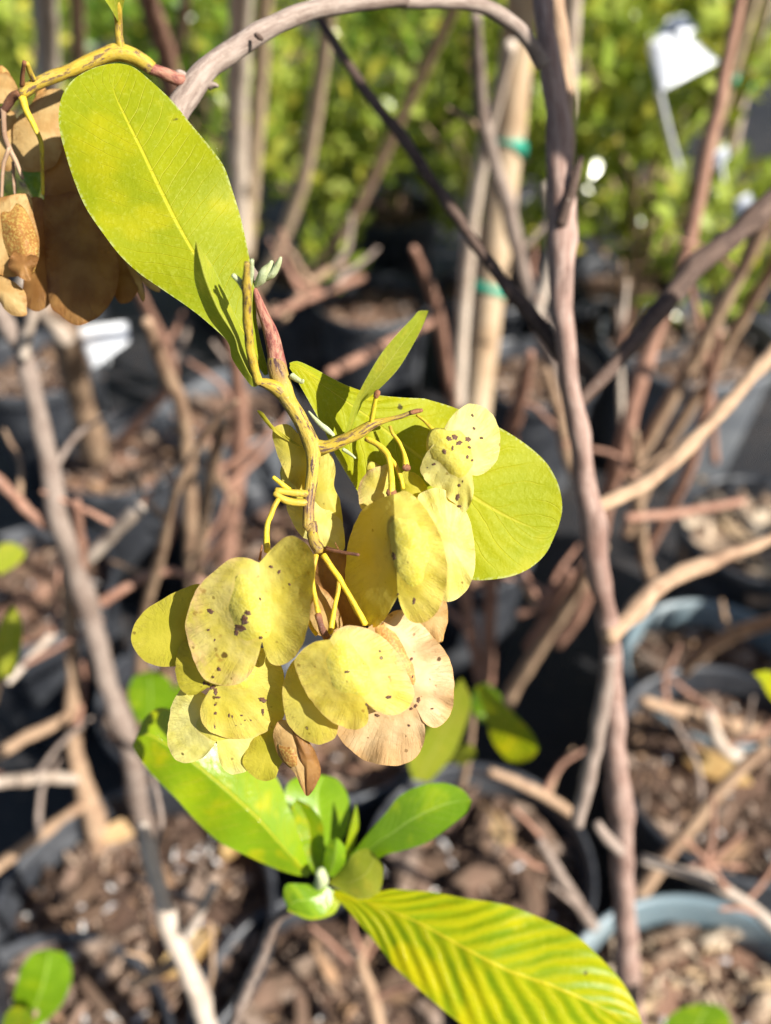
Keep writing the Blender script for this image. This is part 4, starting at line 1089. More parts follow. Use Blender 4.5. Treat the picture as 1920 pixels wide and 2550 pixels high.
FIELDS = {}
BODYCAP = ()
def lobed(a, b, d, body, lobes, sx=0.0, sy=0.0, bmat='body', third=None, label=None, gran=0.0004):
    """capsule seen flat: wings hang on the axis a-b and share one surface that swells over the seed body
    body: (x, y, r along, r across, angle, swelling in m); lobes: (outline a to b, material, fold mm/100px, curl, ripple)"""
    a = np.array(a, float); b = np.array(b, float)
    ax = (b - a) / np.linalg.norm(b - a)
    nrm = np.array([ax[1], -ax[0]])
    if nrm[0] < 0: nrm = -nrm
    cx, cy, ra, rc, ang, h = body
    ca, sa = math.cos(math.radians(ang)), math.sin(math.radians(ang))
    ph = rng.uniform(0, 6.28, 8)
    mid = (a + b) / 2
    def field(x, y, fl, fr, cl, cr):
        px = (x - a[0]) * nrm[0] + (y - a[1]) * nrm[1]
        q = np.abs(px) / 100.0
        dd = d + (sx * (x - mid[0]) + sy * (y - mid[1])) * 1e-5
        dd = dd + np.where(px < 0, fl * q + cl * q * q, fr * q + cr * q * q) * 1e-3
        lx = (x - cx) * ca + (y - cy) * sa; ly = -(x - cx) * sa + (y - cy) * ca
        e = (lx / ra) ** 2 + (ly / rc) ** 2
        dd = dd - h * np.exp(-e * 1.1)
        dd = dd + 0.00022 * np.sin(x * 0.05 + ph[0]) * np.sin(y * 0.045 + ph[1]) + 0.00010 * np.sin(x * 0.13 + ph[2]) * np.sin(y * 0.12 + ph[3])
        return dd
    fl = lobes[0][2]; cl = lobes[0][3]; fr = lobes[1][2]; cr = lobes[1][3]
    # seed body
    N, R = 44, 11
    rows = []; uvv = []
    for r in range(R + 1):
        t = r / R
        th = np.arange(N) / N * 2 * math.pi
        w = 1 + 0.08 * np.sin(3 * th + ph[4]) + 0.05 * np.sin(5 * th + ph[5])
        lx = ra * 0.86 * t * w * np.cos(th); ly = rc * 0.86 * t * w * np.sin(th)
        x = cx + lx * ca - ly * sa; y = cy + lx * sa + ly * ca
        dd = field(x, y, fl, fr, cl, cr) - (gran * (1 - t ** 4) - 0.0002 * t ** 4)
        rows.append(P(x, y, dd)); uvv += [(j / N, 0.3 * t) for j in range(N)]
    back = [P(cx, cy, d + h * 0.9)]
    V = np.vstack(rows + [back]); uvv.append((0, 0))
    F = [(r * N + j, r * N + (j + 1) % N, (r + 1) * N + (j + 1) % N, (r + 1) * N + j) for r in range(R) for j in range(N)]
    F += [(R * N + j, R * N + (j + 1) % N, len(V) - 1) for j in range(N)]
    c = mesh_obj('seed_capsule', V, F, M[bmat], hb, V[0], uvv)
    if label: c['label'] = label
    def skin(x, y):
        lx = ((x - cx) * ca + (y - cy) * sa) / (ra * 0.86); ly = (-(x - cx) * sa + (y - cy) * ca) / (rc * 0.86)
        t4 = np.minimum((lx * lx + ly * ly), 1.0) ** 2
        return field(x, y, fl, fr, cl, cr) - np.maximum(gran * (1 - t4) - 0.0002 * t4, 0.0)
    FIELDS[c.name] = skin
    for li, (out, mat, f_, cu, rip) in enumerate(lobes[:2]):
        n, m = 84, 18
        o = spline([tuple(a)] + list(out) + [tuple(b)], n)
        p2 = rng.uniform(0, 6.28, 7)
        sN = np.linspace(0, 1, n)
        env = np.sin(np.pi * sN) ** 0.5
        wob = sum(0.8 ** i * np.sin((9 + 7 * i) * sN * 6.28 * 0.6 + p2[i]) for i in range(5)) * env * 0.55
        axp = a + (b - a) * sN[:, None]
        dirv = o - axp
        L = np.linalg.norm(dirv, axis=1) + 1e-6
        o = axp + dirv * (1 + wob / np.maximum(L, 12))[:, None]
        V = []; uvl = []
        for q in range(m + 1):
            t = q / m
            pt = axp + (o - axp) * t
            dd = field(pt[:, 0], pt[:, 1], fl, fr, cl, cr)
            dd = dd + rip * 1e-3 * t ** 3 * env * (np.sin(4.3 * sN * 6.28 + p2[5]) + 0.6 * np.sin(8.1 * sN * 6.28 + p2[6]))
            V.append(P(pt[:, 0], pt[:, 1], dd)); uvl += [(x, t) for x in sN]
        V = np.vstack(V)
        F = [(q * n + j, q * n + j + 1, (q + 1) * n + j + 1, (q + 1) * n + j) for q in range(m) for j in range(n - 1)]
        mesh_obj('wing', V, F, M[mat], c, V[n // 2], uvl)
    for w in lobes[2:]:
        wing(w[0], M[w[1]], c, *w[2], **(w[3] if len(w) > 3 else {}))
    if third:
        back_wing(c, *third[:4], M[third[4]], **(third[5] if len(third) > 5 else {}))
    return c
def z1(x, y): return Z1([(x, y)])[0]
def z2(x, y): return Z2([(x, y)])[0]
def z4(x, y): return Z4([(x, y)])[0]
def z5(x, y): return Z5([(x, y)])[0]
M['scab'] = bark_mat('brown_scab', (0.075, 0.030, 0.014), (0.14, 0.065, 0.035), (0.22, 0.14, 0.11), 420, 2, 0.5, 0.6, (0.025, 0.012, 0.008), 0, 0.0006)
def scab(par, pts, d=None, name='scab'):
    """irregular crust lying on the surface of the capsule par: pts = (x, y, width)"""
    fld = FIELDS[par.name]
    for (x0, y0, w0) in pts:
        N = 22; p2 = rng.uniform(0, 6.28, 4); el = rng.uniform(0.75, 1.3)
        V = []
        for t in (0.0, 0.45, 0.8, 1.0):
            th = np.arange(N) / N * 2 * math.pi
            w = w0 / 2.5 * t * (1 + 0.22 * np.sin(2 * th + p2[0]) + 0.16 * np.sin(5 * th + p2[1]) + 0.1 * np.sin(9 * th + p2[2]))
            x = x0 + w * np.cos(th) * el; y = y0 + w * np.sin(th) / el
            V.append(P(x, y, fld(x, y) - 0.00006 - 0.00014 * (1 - t * t) + 0.00016 * (t == 1.0)))
        V = np.vstack(V)
        F = [(r * N + j, r * N + (j + 1) % N, (r + 1) * N + (j + 1) % N, (r + 1) * N + j) for r in range(3) for j in range(N)]
        uvs = [(a / N * 0.004, r * 0.002) for r in range(4) for a in range(N)]
        mesh_obj(name, V, F, M['scab'], par, V[0], uvs)

# A: left front capsule
cA = lobed(z1(1092, 320), z1(1115, 940), 0.2075, (622, 1520, 105, 62, 74, 0.0040), [
    (Z1([(1000, 283), (870, 288), (720, 400), (612, 510), (558, 620), (514, 770), (520, 890), (560, 1040), (620, 1180), (700, 1262), (830, 1290), (960, 1258), (1040, 1170), (1085, 1050)]), 'wing_rimtan', 0.8, 0.4, 0.5),
    (Z1([(1200, 200), (1290, 122), (1370, 113), (1460, 170), (1520, 255), (1530, 400), (1505, 600), (1480, 800), (1440, 950), (1360, 1070), (1260, 1130), (1180, 1110), (1135, 1020)]), 'wing', 0.6, -5.2, 0.4)],
    sy=0.8, third=((650, 1410), (655, 1590), 0.2100, 0.012, 'wing'), label='yellow capsule with tan-rimmed left wing')
scab(cA, Z1([(1000, 715, 62), (975, 770, 92), (940, 835, 100), (912, 872, 56), (1185, 352, 38), (1248, 392, 40), (1100, 605, 30), (705, 700, 62), (740, 928, 34), (692, 850, 30), (775, 1158, 38), (730, 1220, 24), (1105, 910, 34), (1330, 490, 28)]))
# B: olive wing behind left
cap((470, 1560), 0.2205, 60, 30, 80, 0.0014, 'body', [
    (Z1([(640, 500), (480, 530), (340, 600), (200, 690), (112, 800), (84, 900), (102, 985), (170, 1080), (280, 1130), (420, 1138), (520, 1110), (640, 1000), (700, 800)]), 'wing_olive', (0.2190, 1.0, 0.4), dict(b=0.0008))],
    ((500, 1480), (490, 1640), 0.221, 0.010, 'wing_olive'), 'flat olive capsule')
# C/D: spotted capsule under A
cC = lobed(z1(800, 1060), z1(720, 1300), 0.2150, (600, 1660, 75, 50, 100, 0.0025), [
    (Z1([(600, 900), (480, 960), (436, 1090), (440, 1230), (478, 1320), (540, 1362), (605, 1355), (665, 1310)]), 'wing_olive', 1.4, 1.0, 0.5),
    (Z1([(1000, 1000), (1150, 1000), (1260, 1120), (1300, 1320), (1295, 1500), (1240, 1590), (1130, 1660), (1000, 1705), (850, 1702), (720, 1660), (650, 1590), (627, 1500), (650, 1400)]), 'wing', 0.6, 0.6, 0.6)],
    sy=0.4, third=((600, 1600), (530, 1710), 0.217, 0.010, 'wing'), label='densely spotted yellow capsule')
scab(cC, Z1([(660, 1268, 40), (690, 1275, 38), (725, 1300, 56), (748, 1335, 60), (765, 1380, 40), (745, 1438, 28), (746, 1505, 36), (738, 1612, 42), (855, 1522, 30), (880, 1530, 26), (952, 1522, 28), (950, 1592, 32), (985, 1625, 36), (1025, 1560, 30), (1065, 1558, 34), (1120, 1400, 62), (1120, 1492, 40), (1080, 1662, 40), (910, 1600, 16), (980, 1560, 20)]))
# E/F
lobed(z1(760, 1440), z1(757, 1718), 0.2200, (540, 1800, 60, 60, 90, 0.0018), [
    (Z1([(640, 1340), (500, 1300), (420, 1400), (385, 1530), (368, 1680), (385, 1800), (450, 1880), (540, 1895), (640, 1860), (720, 1780)]), 'wing_pale', 0.8, 0.5, 0.4),
    (Z1([(900, 1450), (1050, 1500), (1160, 1640), (1140, 1800), (1070, 1890), (980, 1962), (880, 1987), (810, 1942), (772, 1860), (764, 1780)]), 'wing_pale', 0.6, 0.5, 0.4)],
    sy=0.4, third=((560, 1720), (540, 1850), 0.222, 0.009, 'wing_pale'), label='pale yellow two-lobed capsule low in the cluster')
# G
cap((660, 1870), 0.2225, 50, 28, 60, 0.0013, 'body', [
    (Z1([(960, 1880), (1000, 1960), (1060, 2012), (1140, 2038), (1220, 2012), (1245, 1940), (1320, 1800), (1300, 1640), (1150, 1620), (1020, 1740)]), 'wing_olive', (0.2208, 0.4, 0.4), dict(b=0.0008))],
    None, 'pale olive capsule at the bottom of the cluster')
# H: brown folded tip
cap((725, 1880), 0.2160, 46, 24, 60, 0.0014, 'body_brown', [
    (Z1([(1250, 1560), (1200, 1680), (1240, 1830), (1290, 1900), (1370, 1975), (1420, 2085), (1468, 2155), (1500, 2060), (1480, 1960), (1440, 1850), (1400, 1700), (1340, 1580)]), 'wing_dry', (0.2160, -1.5, 0.8), dict(b=0.0010)),
    (Z1([(1330, 1570), (1420, 1650), (1495, 1745), (1550, 1850), (1577, 1970), (1535, 2080), (1468, 2158), (1450, 2040), (1430, 1900), (1380, 1720)]), 'wing_brown', (0.2155, 2.5, 0.6), dict(b=0.0012))],
    None, 'brown pointed folded capsule hanging lowest')
# I / J
cI = lobed(z2(335, 1222), z2(580, 1655), 0.2045, (868, 1668, 95, 62, 60, 0.0022), [
    (Z2([(230, 1240), (140, 1300), (92, 1380), (128, 1500), (180, 1600), (250, 1700), (350, 1790), (450, 1835), (530, 1842), (590, 1805), (602, 1740)]), 'wing', 0.2, 1.0, 0.5),
    (Z2([(370, 1165), (450, 1128), (540, 1133), (640, 1170), (740, 1240), (820, 1350), (882, 1480), (915, 1580), (908, 1645), (870, 1700), (800, 1740), (720, 1742), (640, 1708)]), 'wing_rimtan', 0.8, 1.6, 0.6),
    (Z2([(110, 1350), (40, 1440), (8, 1600), (38, 1780), (100, 1870), (180, 1922), (260, 1947), (340, 1922), (384, 1870), (400, 1700), (330, 1500), (220, 1380)]), 'wing', (0.2120, -0.6, 0.3), dict(b=0.0009))],
    sy=0.4, label='round yellow capsule facing the light, in the middle of the cluster')
scab(cI, Z2([(454, 1446, 36), (740, 1620, 40), (885, 1570, 50), (682, 1305, 34), (588, 1672, 22)]))
# K: tan dried capsule
cK = lobed(z2(600, 1140), z2(925, 1685), 0.2125, (985, 1625, 110, 32, 58, 0.0020), [
    (Z2([(480, 1400), (380, 1700), (358, 1790), (390, 1880), (460, 1970), (570, 2050), (700, 2087), (820, 2090), (920, 2040), (975, 1960), (992, 1850), (970, 1760)]), 'wing_tan', 0.8, 0.5, 0.8),
    (Z2([(640, 1110), (700, 1080), (780, 1025), (850, 1030), (950, 1100), (1050, 1210), (1130, 1300), (1172, 1400), (1192, 1520), (1182, 1680), (1140, 1780), (1060, 1832), (990, 1800), (950, 1740)]), 'wing_tan', 0.6, 1.0, 1.5)],
    sy=0.5, bmat='body_tan', third=((950, 1560), (1040, 1760), 0.2140, 0.010, 'wing_tan'), label='dry tan papery capsule')
scab(cK, Z2([(945, 1640, 44), (925, 1680, 36), (895, 1700, 30), (898, 1355, 34), (905, 1480, 22), (1040, 1700, 20), (880, 1815, 24), (660, 1745, 34)]))
# L
cap((1085, 1560), 0.2200, 40, 22, 70, 0.0012, 'body_tan', [
    (Z2([(1110, 900), (1138, 960), (1150, 1080), (1122, 1180), (1082, 1245), (1000, 1190), (940, 1110), (980, 960)]), 'wing_dry', (0.2185, 0.6, 0.3), dict(b=0.0008))], None, 'dry tan capsule peeping out behind the large yellow capsule')
# M: large central capsule
cM = lobed(z2(775, 225), z2(803, 925), 0.2045, (1020, 1370, 112, 62, 80, 0.0048), [
    (Z2([(700, 245), (620, 285), (556, 335), (500, 440), (462, 560), (445, 700), (440, 850), (460, 950), (510, 1040), (570, 1110), (640, 1142), (700, 1100), (752, 1020)]), 'wing', 7.5, 3.0, 0.4),
    (Z2([(850, 200), (920, 238), (1000, 330), (1060, 430), (1112, 560), (1142, 700), (1136, 850), (1110, 960), (1060, 1052), (1000, 1100), (930, 1112), (870, 1080), (830, 1010)]), 'wing', 0.8, -2.6, 0.5)],
    sy=0.3, third=((980, 1260), (990, 1480), 0.2085, 0.013, 'wing'), label='largest smooth yellow capsule')
scab(cM, Z2([(775, 650, 48), (915, 958, 44), (805, 912, 20)]))
# N: right, behind M
cap((1120, 1370), 0.2155, 90, 36, 82, 0.0018, 'body', [
    (Z2([(940, 245), (1000, 195), (1060, 180), (1140, 200), (1212, 260), (1272, 340), (1312, 450), (1332, 580), (1336, 700), (1320, 800), (1272, 890), (1200, 950), (1130, 962), (1060, 900), (1020, 600), (980, 400)]), 'wing_pale', (0.2130, 1.3, 0.2), dict(b=0.0016, rip=0.0008, k=8))],
    ((1090, 1260), (1110, 1460), 0.216, 0.010, 'wing'), 'pale yellow capsule tucked behind the largest one')
# O
cap((940, 1200), 0.2170, 50, 30, 70, 0.0012, 'body', [
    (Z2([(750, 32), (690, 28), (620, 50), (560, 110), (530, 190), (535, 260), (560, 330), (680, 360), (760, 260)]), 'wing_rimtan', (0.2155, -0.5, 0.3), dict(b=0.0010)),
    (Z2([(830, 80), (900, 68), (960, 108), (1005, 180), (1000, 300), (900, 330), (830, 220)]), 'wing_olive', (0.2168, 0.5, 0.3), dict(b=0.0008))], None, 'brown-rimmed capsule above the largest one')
# P: upper right spotted
cP = lobed(z4(690, 385), z4(905, 648), 0.2110, (1125, 1125, 85, 60, 50, 0.0028), [
    (Z4([(640, 430), (580, 510), (545, 600), (562, 652), (620, 722), (700, 775), (790, 850), (850, 905), (900, 830), (917, 740)]), 'wing_pale', 0.8, 1.2, 0.6),
    (Z4([(720, 308), (780, 222), (880, 155), (960, 166), (1040, 222), (1086, 310), (1099, 430), (1082, 530), (1020, 612), (950, 650)]), 'wing_pale', 0.4, 1.6, 0.6)],
    third=((1100, 1080), (1170, 1180), 0.2135, 0.010, 'wing_pale'), label='blotched pale capsule on the right-hand twig')
scab(cP, Z4([(745, 395, 50), (785, 385, 58), (815, 425, 54), (875, 400, 56), (885, 455, 30), (770, 460, 32), (712, 485, 44), (872, 522, 34), (918, 325, 30), (908, 235, 26), (970, 390, 26), (905, 545, 26)]))
scab(cP, Z4([(605, 602, 36), (640, 575, 40), (780, 740, 20), (815, 718, 28), (840, 690, 16)]))
scab(cP, Z4([(803, 800, 46), (818, 862, 26)]))
# Q: behind the lower twig
cap((735, 1190), 0.2255, 70, 32, 75, 0.0014, 'body', [
    (Z3([(405, 1510), (440, 1452), (540, 1450), (640, 1560), (720, 1700), (720, 1860), (640, 1950), (540, 1885), (460, 1720), (420, 1600)]), 'wing', (0.2235, 0.6, 0.6), dict(b=0.0010)),
    (Z3([(740, 1700), (860, 1675), (902, 1800), (890, 1930), (935, 2030), (948, 2110), (960, 2260), (900, 2300), (800, 2220), (720, 2100), (690, 1900)]), 'wing', (0.2228, 1.0, 0.5), dict(b=0.0012)),
    (Z2([(40, 270), (70, 400), (140, 510), (240, 560), (330, 600), (420, 612), (440, 560), (420, 420), (330, 330), (200, 260)]), 'wing_pale', (0.2222, 0.2, 0.6), dict(b=0.0012)),
    (Z3([(285, 1335), (330, 1350), (390, 1430), (450, 1490), (550, 1570), (640, 1620), (560, 1590), (440, 1520), (350, 1430)]), 'wing_olive', (0.2215, 0.5, 0.4), dict(b=0.0004, wob=0.4))], None, 'yellow capsule hanging behind the streaked twig')
# R: brown ones in the shade between the pedicels
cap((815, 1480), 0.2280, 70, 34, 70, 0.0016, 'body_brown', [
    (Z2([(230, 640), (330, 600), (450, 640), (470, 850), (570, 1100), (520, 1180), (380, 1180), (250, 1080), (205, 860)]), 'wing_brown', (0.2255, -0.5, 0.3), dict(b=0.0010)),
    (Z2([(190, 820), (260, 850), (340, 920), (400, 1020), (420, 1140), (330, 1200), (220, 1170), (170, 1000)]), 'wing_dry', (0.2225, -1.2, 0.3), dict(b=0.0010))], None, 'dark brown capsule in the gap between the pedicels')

# upper left, dry brown cluster
def cap2(*a, **kw): return cap(*a, **kw)
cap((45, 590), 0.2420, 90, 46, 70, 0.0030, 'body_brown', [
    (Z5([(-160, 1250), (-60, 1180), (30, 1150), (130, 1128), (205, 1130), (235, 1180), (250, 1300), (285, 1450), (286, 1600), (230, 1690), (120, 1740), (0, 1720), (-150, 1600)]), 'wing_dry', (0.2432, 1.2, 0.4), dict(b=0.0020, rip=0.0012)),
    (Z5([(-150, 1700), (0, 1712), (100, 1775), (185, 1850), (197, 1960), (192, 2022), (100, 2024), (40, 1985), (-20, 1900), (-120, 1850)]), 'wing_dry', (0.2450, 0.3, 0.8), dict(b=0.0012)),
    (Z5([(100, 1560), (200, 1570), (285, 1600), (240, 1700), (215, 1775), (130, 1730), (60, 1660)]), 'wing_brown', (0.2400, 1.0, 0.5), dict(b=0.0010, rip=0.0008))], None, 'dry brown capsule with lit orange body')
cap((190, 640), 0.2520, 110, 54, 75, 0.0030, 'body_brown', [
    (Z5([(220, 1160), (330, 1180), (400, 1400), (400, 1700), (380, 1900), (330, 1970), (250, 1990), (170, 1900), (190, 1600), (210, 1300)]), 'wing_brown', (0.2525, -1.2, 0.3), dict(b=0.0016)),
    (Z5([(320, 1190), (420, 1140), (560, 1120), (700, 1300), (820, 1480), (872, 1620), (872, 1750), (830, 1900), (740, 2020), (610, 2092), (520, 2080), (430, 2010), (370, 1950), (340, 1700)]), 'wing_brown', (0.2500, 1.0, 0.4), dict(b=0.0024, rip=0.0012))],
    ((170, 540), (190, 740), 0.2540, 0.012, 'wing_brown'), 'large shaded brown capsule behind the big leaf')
cap((310, 690), 0.2600, 50, 26, 70, 0.0016, 'body_brown', [
    (Z5([(800, 1480), (900, 1560), (940, 1680), (1000, 1780), (1020, 1830), (960, 1920), (880, 1930), (830, 1850), (800, 1700)]), 'wing_brown', (0.2580, 0.8, 0.4), dict(b=0.0010)),
    (Z5([(900, 1600), (960, 1650), (1030, 1740), (1065, 1880), (1050, 1920), (1000, 1830), (930, 1730)]), 'wing_dry', (0.2590, 0.6, 0.4), dict(b=0.0006))], None, 'narrow brown capsule at the edge of the big leaf')
cap((375, 690), 0.2560, 24, 12, 40, 0.0008, 'body_tan', [
    (Z5([(1030, 1690), (1100, 1720), (1175, 1800), (1172, 1850), (1110, 1830), (1040, 1770)]), 'wing_dry', (0.2550, 0.5, 0.4), dict(b=0.0006))], None, 'tan capsule tip showing past the big leaf edge')
cap((120, 300), 0.2560, 80, 40, 80, 0.0016, 'body_tan', [
    (Z5([(220, 480), (280, 400), (380, 358), (470, 372), (520, 480), (480, 700), (420, 900), (320, 960), (160, 960), (95, 860), (95, 700), (110, 600)]), 'wing_dry', (0.2535, 0.6, 0.5), dict(b=0.0014)),
    (Z5([(330, 560), (420, 540), (560, 700), (640, 1000), (600, 1200), (450, 1200), (330, 1180), (310, 900)]), 'wing_brown', (0.2560, 0.8, 0.3), dict(b=0.0012))], None, 'pale tan capsule hanging under the yellow twig')
cap((10, 215), 0.2500, 50, 24, 80, 0.0012, 'body_tan', [
    (Z5([(-80, 260), (0, 235), (60, 240), (105, 300), (135, 370), (120, 440), (60, 460), (-60, 450)]), 'wing_dry', (0.2490, 0.6, 0.3), dict(b=0.0010)),
    (Z5([(-80, 440), (20, 500), (110, 540), (130, 700), (90, 940), (20, 950), (-80, 880)]), 'wing_dry', (0.2550, 0.4, 0.3), dict(b=0.0010))], None, 'pale tan capsule beside the dead stub')
wing(Z5([(160, 960), (300, 955), (300, 1100), (260, 1170), (200, 1080)]), M['leaf_green'], hb, 0.275, name='leaf')

#@@ROSETTE
# ------------------------------------------------------------------ lower leaf rosette
rz = thing('leafy_shoot', P(590, 2560, 0.50), 'leafy shoot with a rosette of glossy green and yellow leaves', 'plant')
tube('stem', Q5([(1385, 880, 60, 0.318), (1330, 940, 54), (1240, 990, 44), (1180, 1050, 50), (1130, 1180, 56), (1060, 1330, 56), (1010, 1475, 54, 0.42), (960, 1650, 54, 0.50)]), M['grey'], rz, bump=0.08)
leaf('leaf', Q5([(1330, 838), (1270, 830), (1180, 800), (1060, 745), (950, 690), (850, 600), (760, 500), (660, 400), (590, 310), (575, 265), (600, 230)]),
     Q5([(1345, 815), (1320, 740), (1290, 650), (1250, 540), (1200, 420), (1120, 330), (1000, 240), (860, 160), (740, 115), (680, 110), (620, 160), (600, 230)]),
     M['leaf_gloss'], rz, (0.312, 0.303, 0.296, 0.293, 0.294), fold=(0.006, 0.004), wave=0.0015, nw=3, n=80, m=12, label='long glossy leaf with a yellow midrib')
# ribbed yellow leaf
leaf('leaf', Q5([(1400, 905), (1480, 960), (1570, 1060), (1660, 1170)]) + Q6([(40, 1230), (150, 1330), (280, 1440), (420, 1540), (600, 1620), (800, 1650), (960, 1600), (1060, 1540), (1110, 1475)]),
     Q5([(1405, 890), (1500, 900), (1640, 900)]) + Q6([(40, 893), (200, 905), (340, 930), (520, 960), (680, 1020), (820, 1090), (930, 1190), (1020, 1290), (1080, 1390), (1110, 1475)]),
     M['leaf_ribbed'], rz, (0.318, 0.308, 0.300, 0.298, 0.300), fold=(0.004, 0.003),
     mid=Q5([(1400, 898), (1500, 930), (1640, 965)]) + Q6([(20, 985), (150, 1040), (330, 1140), (520, 1240), (720, 1310), (900, 1390), (1020, 1450), (1110, 1475)]),
     wave=0.0010, nw=3, ribs=0.0009, nribs=13, slant=2.6, n=140, m=14, label='large ribbed yellow-green leaf')
# right oval leaf
leaf('leaf', Q5([(1450, 830), (1520, 740), (1600, 640), (1670, 560)]) + Q6([(60, 490), (150, 445), (250, 433), (330, 460), (372, 510)]),
     Q5([(1470, 850), (1560, 800), (1666, 745)]) + Q6([(60, 730), (180, 690), (280, 620), (350, 560), (372, 510)]),
     M['leaf_green'], rz, (0.315, 0.308, 0.302, 0.300), fold=(0.002, -0.003), n=50, m=9, label='plain green oval leaf with pale midrib')
# upright dark green leaf behind
leaf('leaf', Q5([(1370, 840), (1310, 740), (1270, 620), (1230, 500), (1250, 430), (1330, 395), (1400, 400)]), Q5([(1400, 840), (1440, 740), (1500, 640), (1515, 560), (1500, 480), (1460, 420), (1400, 400)]), M['leaf_green'], rz, (0.320, 0.324, 0.326, 0.326), fold=(-0.006, 0.0), n=40, m=9, label='upright green leaf behind the rosette centre')
leaf('leaf', Q5([(1350, 830), (1290, 720), (1275, 620), (1260, 540), (1280, 500)]), Q5([(1390, 820), (1400, 700), (1395, 610), (1350, 540), (1280, 500)]), M['leaf_gloss'], rz, (0.317, 0.313, 0.311), fold=(0.0, -0.003), n=36, m=8)
leaf('leaf', Q5([(1400, 830), (1400, 760), (1420, 690), (1455, 668)]), Q5([(1440, 840), (1490, 780), (1490, 710), (1455, 668)]), M['leaf_green'], rz, (0.312, 0.305, 0.303), fold=(0.002, 0.002), n=30, m=7)
leaf('leaf', Q5([(1460, 840), (1490, 720), (1520, 600), (1540, 520)]), Q5([(1480, 850), (1520, 740), (1550, 620), (1540, 520)]), M['leaf_gloss'], rz, (0.316, 0.316, 0.315), n=30, m=7)
leaf('leaf', Q5([(1420, 870), (1480, 900), (1560, 935), (1640, 900), (1655, 800), (1620, 740)]), Q5([(1430, 850), (1480, 800), (1530, 740), (1580, 715), (1620, 740)]), M['leaf_young'], rz, (0.313, 0.303, 0.300), fold=(-0.002, 0.003), n=40, m=8, label='small pale curled leaf at the rosette centre')
leaf('leaf', Q5([(1390, 860), (1330, 870), (1240, 870), (1225, 920), (1240, 970)]), Q5([(1440, 900), (1430, 960), (1380, 1010), (1310, 1000), (1240, 970)]), M['leaf_green'], rz, (0.314, 0.310, 0.312), fold=(0.002, 0.0), n=36, m=8)
leaf('leaf', Q5([(1400, 870), (1360, 930), (1260, 960), (1240, 985)]), Q5([(1480, 930), (1440, 1000), (1340, 1025), (1240, 985)]), M['leaf_gloss'], rz, (0.318, 0.315, 0.316), n=30, m=7)
tube('bud', Q5([(1375, 880, 40, 0.314), (1390, 850, 60), (1385, 815, 40, 0.304)]), M['bud'], rz, n=8)

def small_leafy(label, items, base):
    t = thing('leafy_shoot', base, label, 'plant', 'leafy shoots between the pots')
    return t
t = small_leafy('broad green leaf with a smaller leaf at its base over a black pot', None, P(60, 2640, 0.62))
tube('stem', [(60, 2600, 18, 0.60), (70, 2560, 16), (90, 2520, 12, 0.47)], M['tan'], t)
leaf('leaf', Q5([(40, 1500), (60, 1350), (90, 1240), (140, 1170), (210, 1150)]), Q5([(160, 1500), (260, 1400), (310, 1280), (290, 1180), (210, 1150)]), M['leaf_green'], t, (0.50, 0.48, 0.47), fold=(0.0, 0.02), n=36, m=8)
leaf('leaf', Q5([(0, 1520), (20, 1440), (60, 1400), (100, 1400)]), Q5([(120, 1520), (150, 1460), (140, 1420), (100, 1400)]), M['leaf_gloss'], t, (0.50, 0.48, 0.47), n=24, m=6)
t = small_leafy('young leaves behind the dry tan capsule', None, P(1150, 1960, 0.75))
tube('stem', [(1150, 1960, 20, 0.78), (1170, 1850, 18), (1180, 1740, 14, 0.62)], M['tan'], t)
leaf('leaf', Q6([(120, 420), (100, 330), (180, 200), (260, 60), (330, -20)]), Q6([(190, 430), (280, 330), (340, 200), (370, 80), (330, -20)]), M['leaf_young'], t, (0.52, 0.50, 0.47), n=36, m=8)
leaf('leaf', Q6([(390, 20), (430, 140), (460, 250), (520, 330), (580, 350)]), Q6([(420, 0), (520, 100), (620, 200), (660, 280), (630, 330), (580, 350)]), M['leaf_ribbed'], t, (0.56, 0.52, 0.50), fold=(0.004, -0.006), n=36, m=8)
leaf('leaf', Q6([(390, 20), (370, 100), (400, 170), (450, 160)]), Q6([(440, 0), (500, 60), (500, 130), (450, 160)]), M['leaf_green'], t, (0.57, 0.55, 0.54), n=30, m=7)
leaf('leaf', Q6([(270, 330), (280, 270), (330, 255)]), Q6([(330, 360), (390, 320), (380, 275), (330, 255)]), M['leaf_young'], t, (0.55, 0.53, 0.52), n=24, m=6)
t = small_leafy('two yellow-green leaves above the tan shrub with horizontal side branches', None, P(-20, 1760, 0.80))
tube('stem', [(-20, 1760, 16, 0.80), (0, 1680, 14, 0.6)], M['tan'], t)
leaf('leaf', Q3([(-40, 1480), (-20, 1300), (20, 1180), (60, 1140)]), Q3([(60, 1440), (90, 1330), (95, 1210), (60, 1140)]), M['leaf_young'], t, (0.48, 0.46, 0.45), n=30, m=7)
leaf('leaf', Q3([(-40, 960), (0, 880), (60, 870)]), Q3([(0, 1010), (80, 960), (110, 910), (60, 870)]), M['leaf_young'], t, (0.6, 0.6, 0.6), n=24, m=6)
t = small_leafy('single yellow leaf above the rim of a pot with painted blue-grey sheen', None, P(1960, 1760, 0.70))
tube('stem', [(1960, 1760, 14, 0.7), (1950, 1700, 12, 0.62)], M['tan'], t)
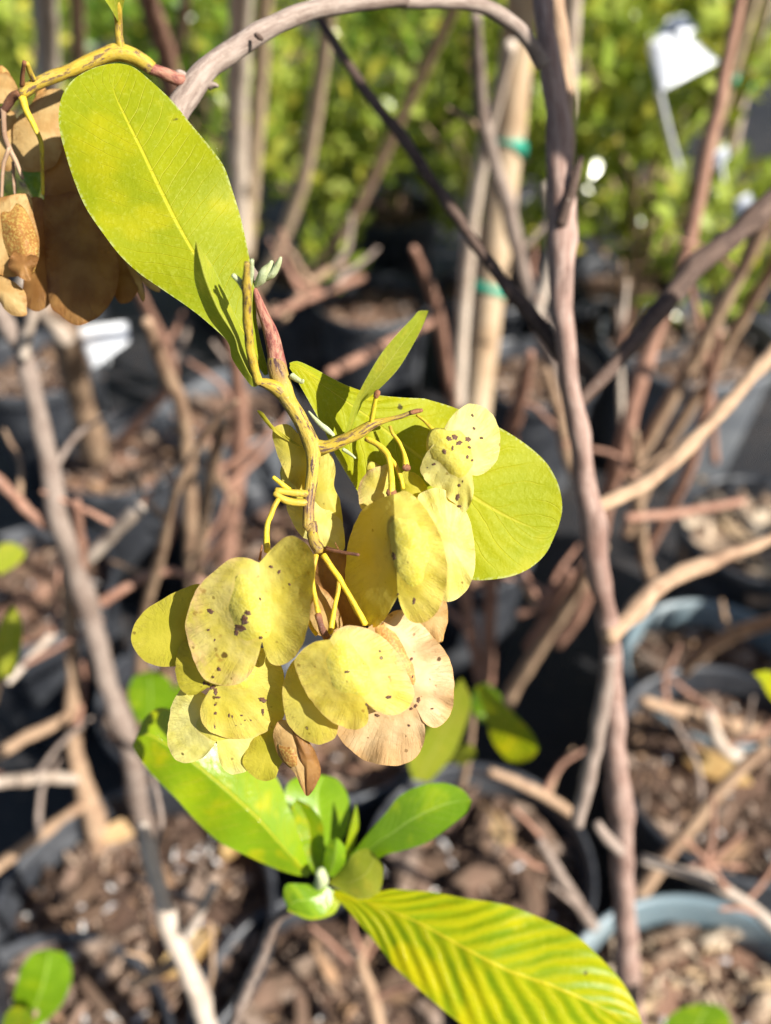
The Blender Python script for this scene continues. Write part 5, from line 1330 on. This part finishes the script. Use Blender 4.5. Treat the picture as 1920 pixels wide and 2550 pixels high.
leaf('leaf', Q6([(1720, 120), (1660, 60), (1620, -10), (1590, -40)]), Q6([(1740, 60), (1720, 0), (1660, -50), (1590, -40)]), M['leaf_thin'], t, (0.55, 0.53, 0.52), n=24, m=6)
t = small_leafy('dark green leaf tips over the pot of pale wood chips', None, P(1800, 2700, 0.70))
tube('stem', [(1800, 2700, 14, 0.7), (1780, 2640, 12, 0.62)], M['tan'], t)
leaf('leaf', Q6([(1260, 1620), (1200, 1500), (1240, 1430), (1330, 1390), (1400, 1385)]), Q6([(1420, 1620), (1490, 1500), (1480, 1430), (1440, 1395), (1400, 1385)]), M['leaf_green'], t, (0.60, 0.58, 0.57), n=30, m=7)
t = small_leafy('deep green leaves showing behind the flat olive capsule', None, P(380, 1900, 0.75))
tube('stem', [(380, 1900, 16, 0.8), (400, 1800, 14, 0.62)], M['tan'], t)
leaf('leaf', [(345, 1800), (320, 1740), (330, 1690), (370, 1670)], [(400, 1800), (430, 1740), (420, 1690), (370, 1670)], M['leaf_green'], t, (0.56, 0.55, 0.54), n=24, m=6)
leaf('leaf', [(400, 1790), (430, 1720), (470, 1680)], [(440, 1800), (490, 1740), (470, 1680)], M['leaf_green'], t, (0.57, 0.56, 0.55), n=24, m=6)

# ------------------------------------------------------------------ fallen leaves on the soil
for (px, py, z, L, a, mt, lab) in [(1700, 1880, 0.245, 0.075, -0.5, 'wing_dry', 'fallen orange-tan leaf on the bark soil beside the red-brown stem'), (560, 2140, 0.25, 0.05, 1.2, 'wing_dry', 'fallen tan leaf on the dark soil beside the pale forked twig'),
                                   (250, 2090, 0.25, 0.05, 0.4, 'wing_tan', 'fallen pale leaf at the base of the tan shrub'), (400, 2430, 0.25, 0.06, 0.7, 'wing_dry', 'fallen tan leaf on the dark soil across the pale forked twig'),
                                   (1270, 2110, 0.235, 0.055, 2.0, 'wing_tan', 'fallen tan leaf in the pot beside the ribbed leaf')]:
    b = PZ(px, py, z)
    o = leaf3(b, (math.cos(a), math.sin(a), 0.18), (0.2, -0.3, 1), L, L * 0.42, mt, None, 0.25)
    o.name = 'fallen_leaf'; tag(o, lab, 'leaf', 'fallen leaves on the soil')
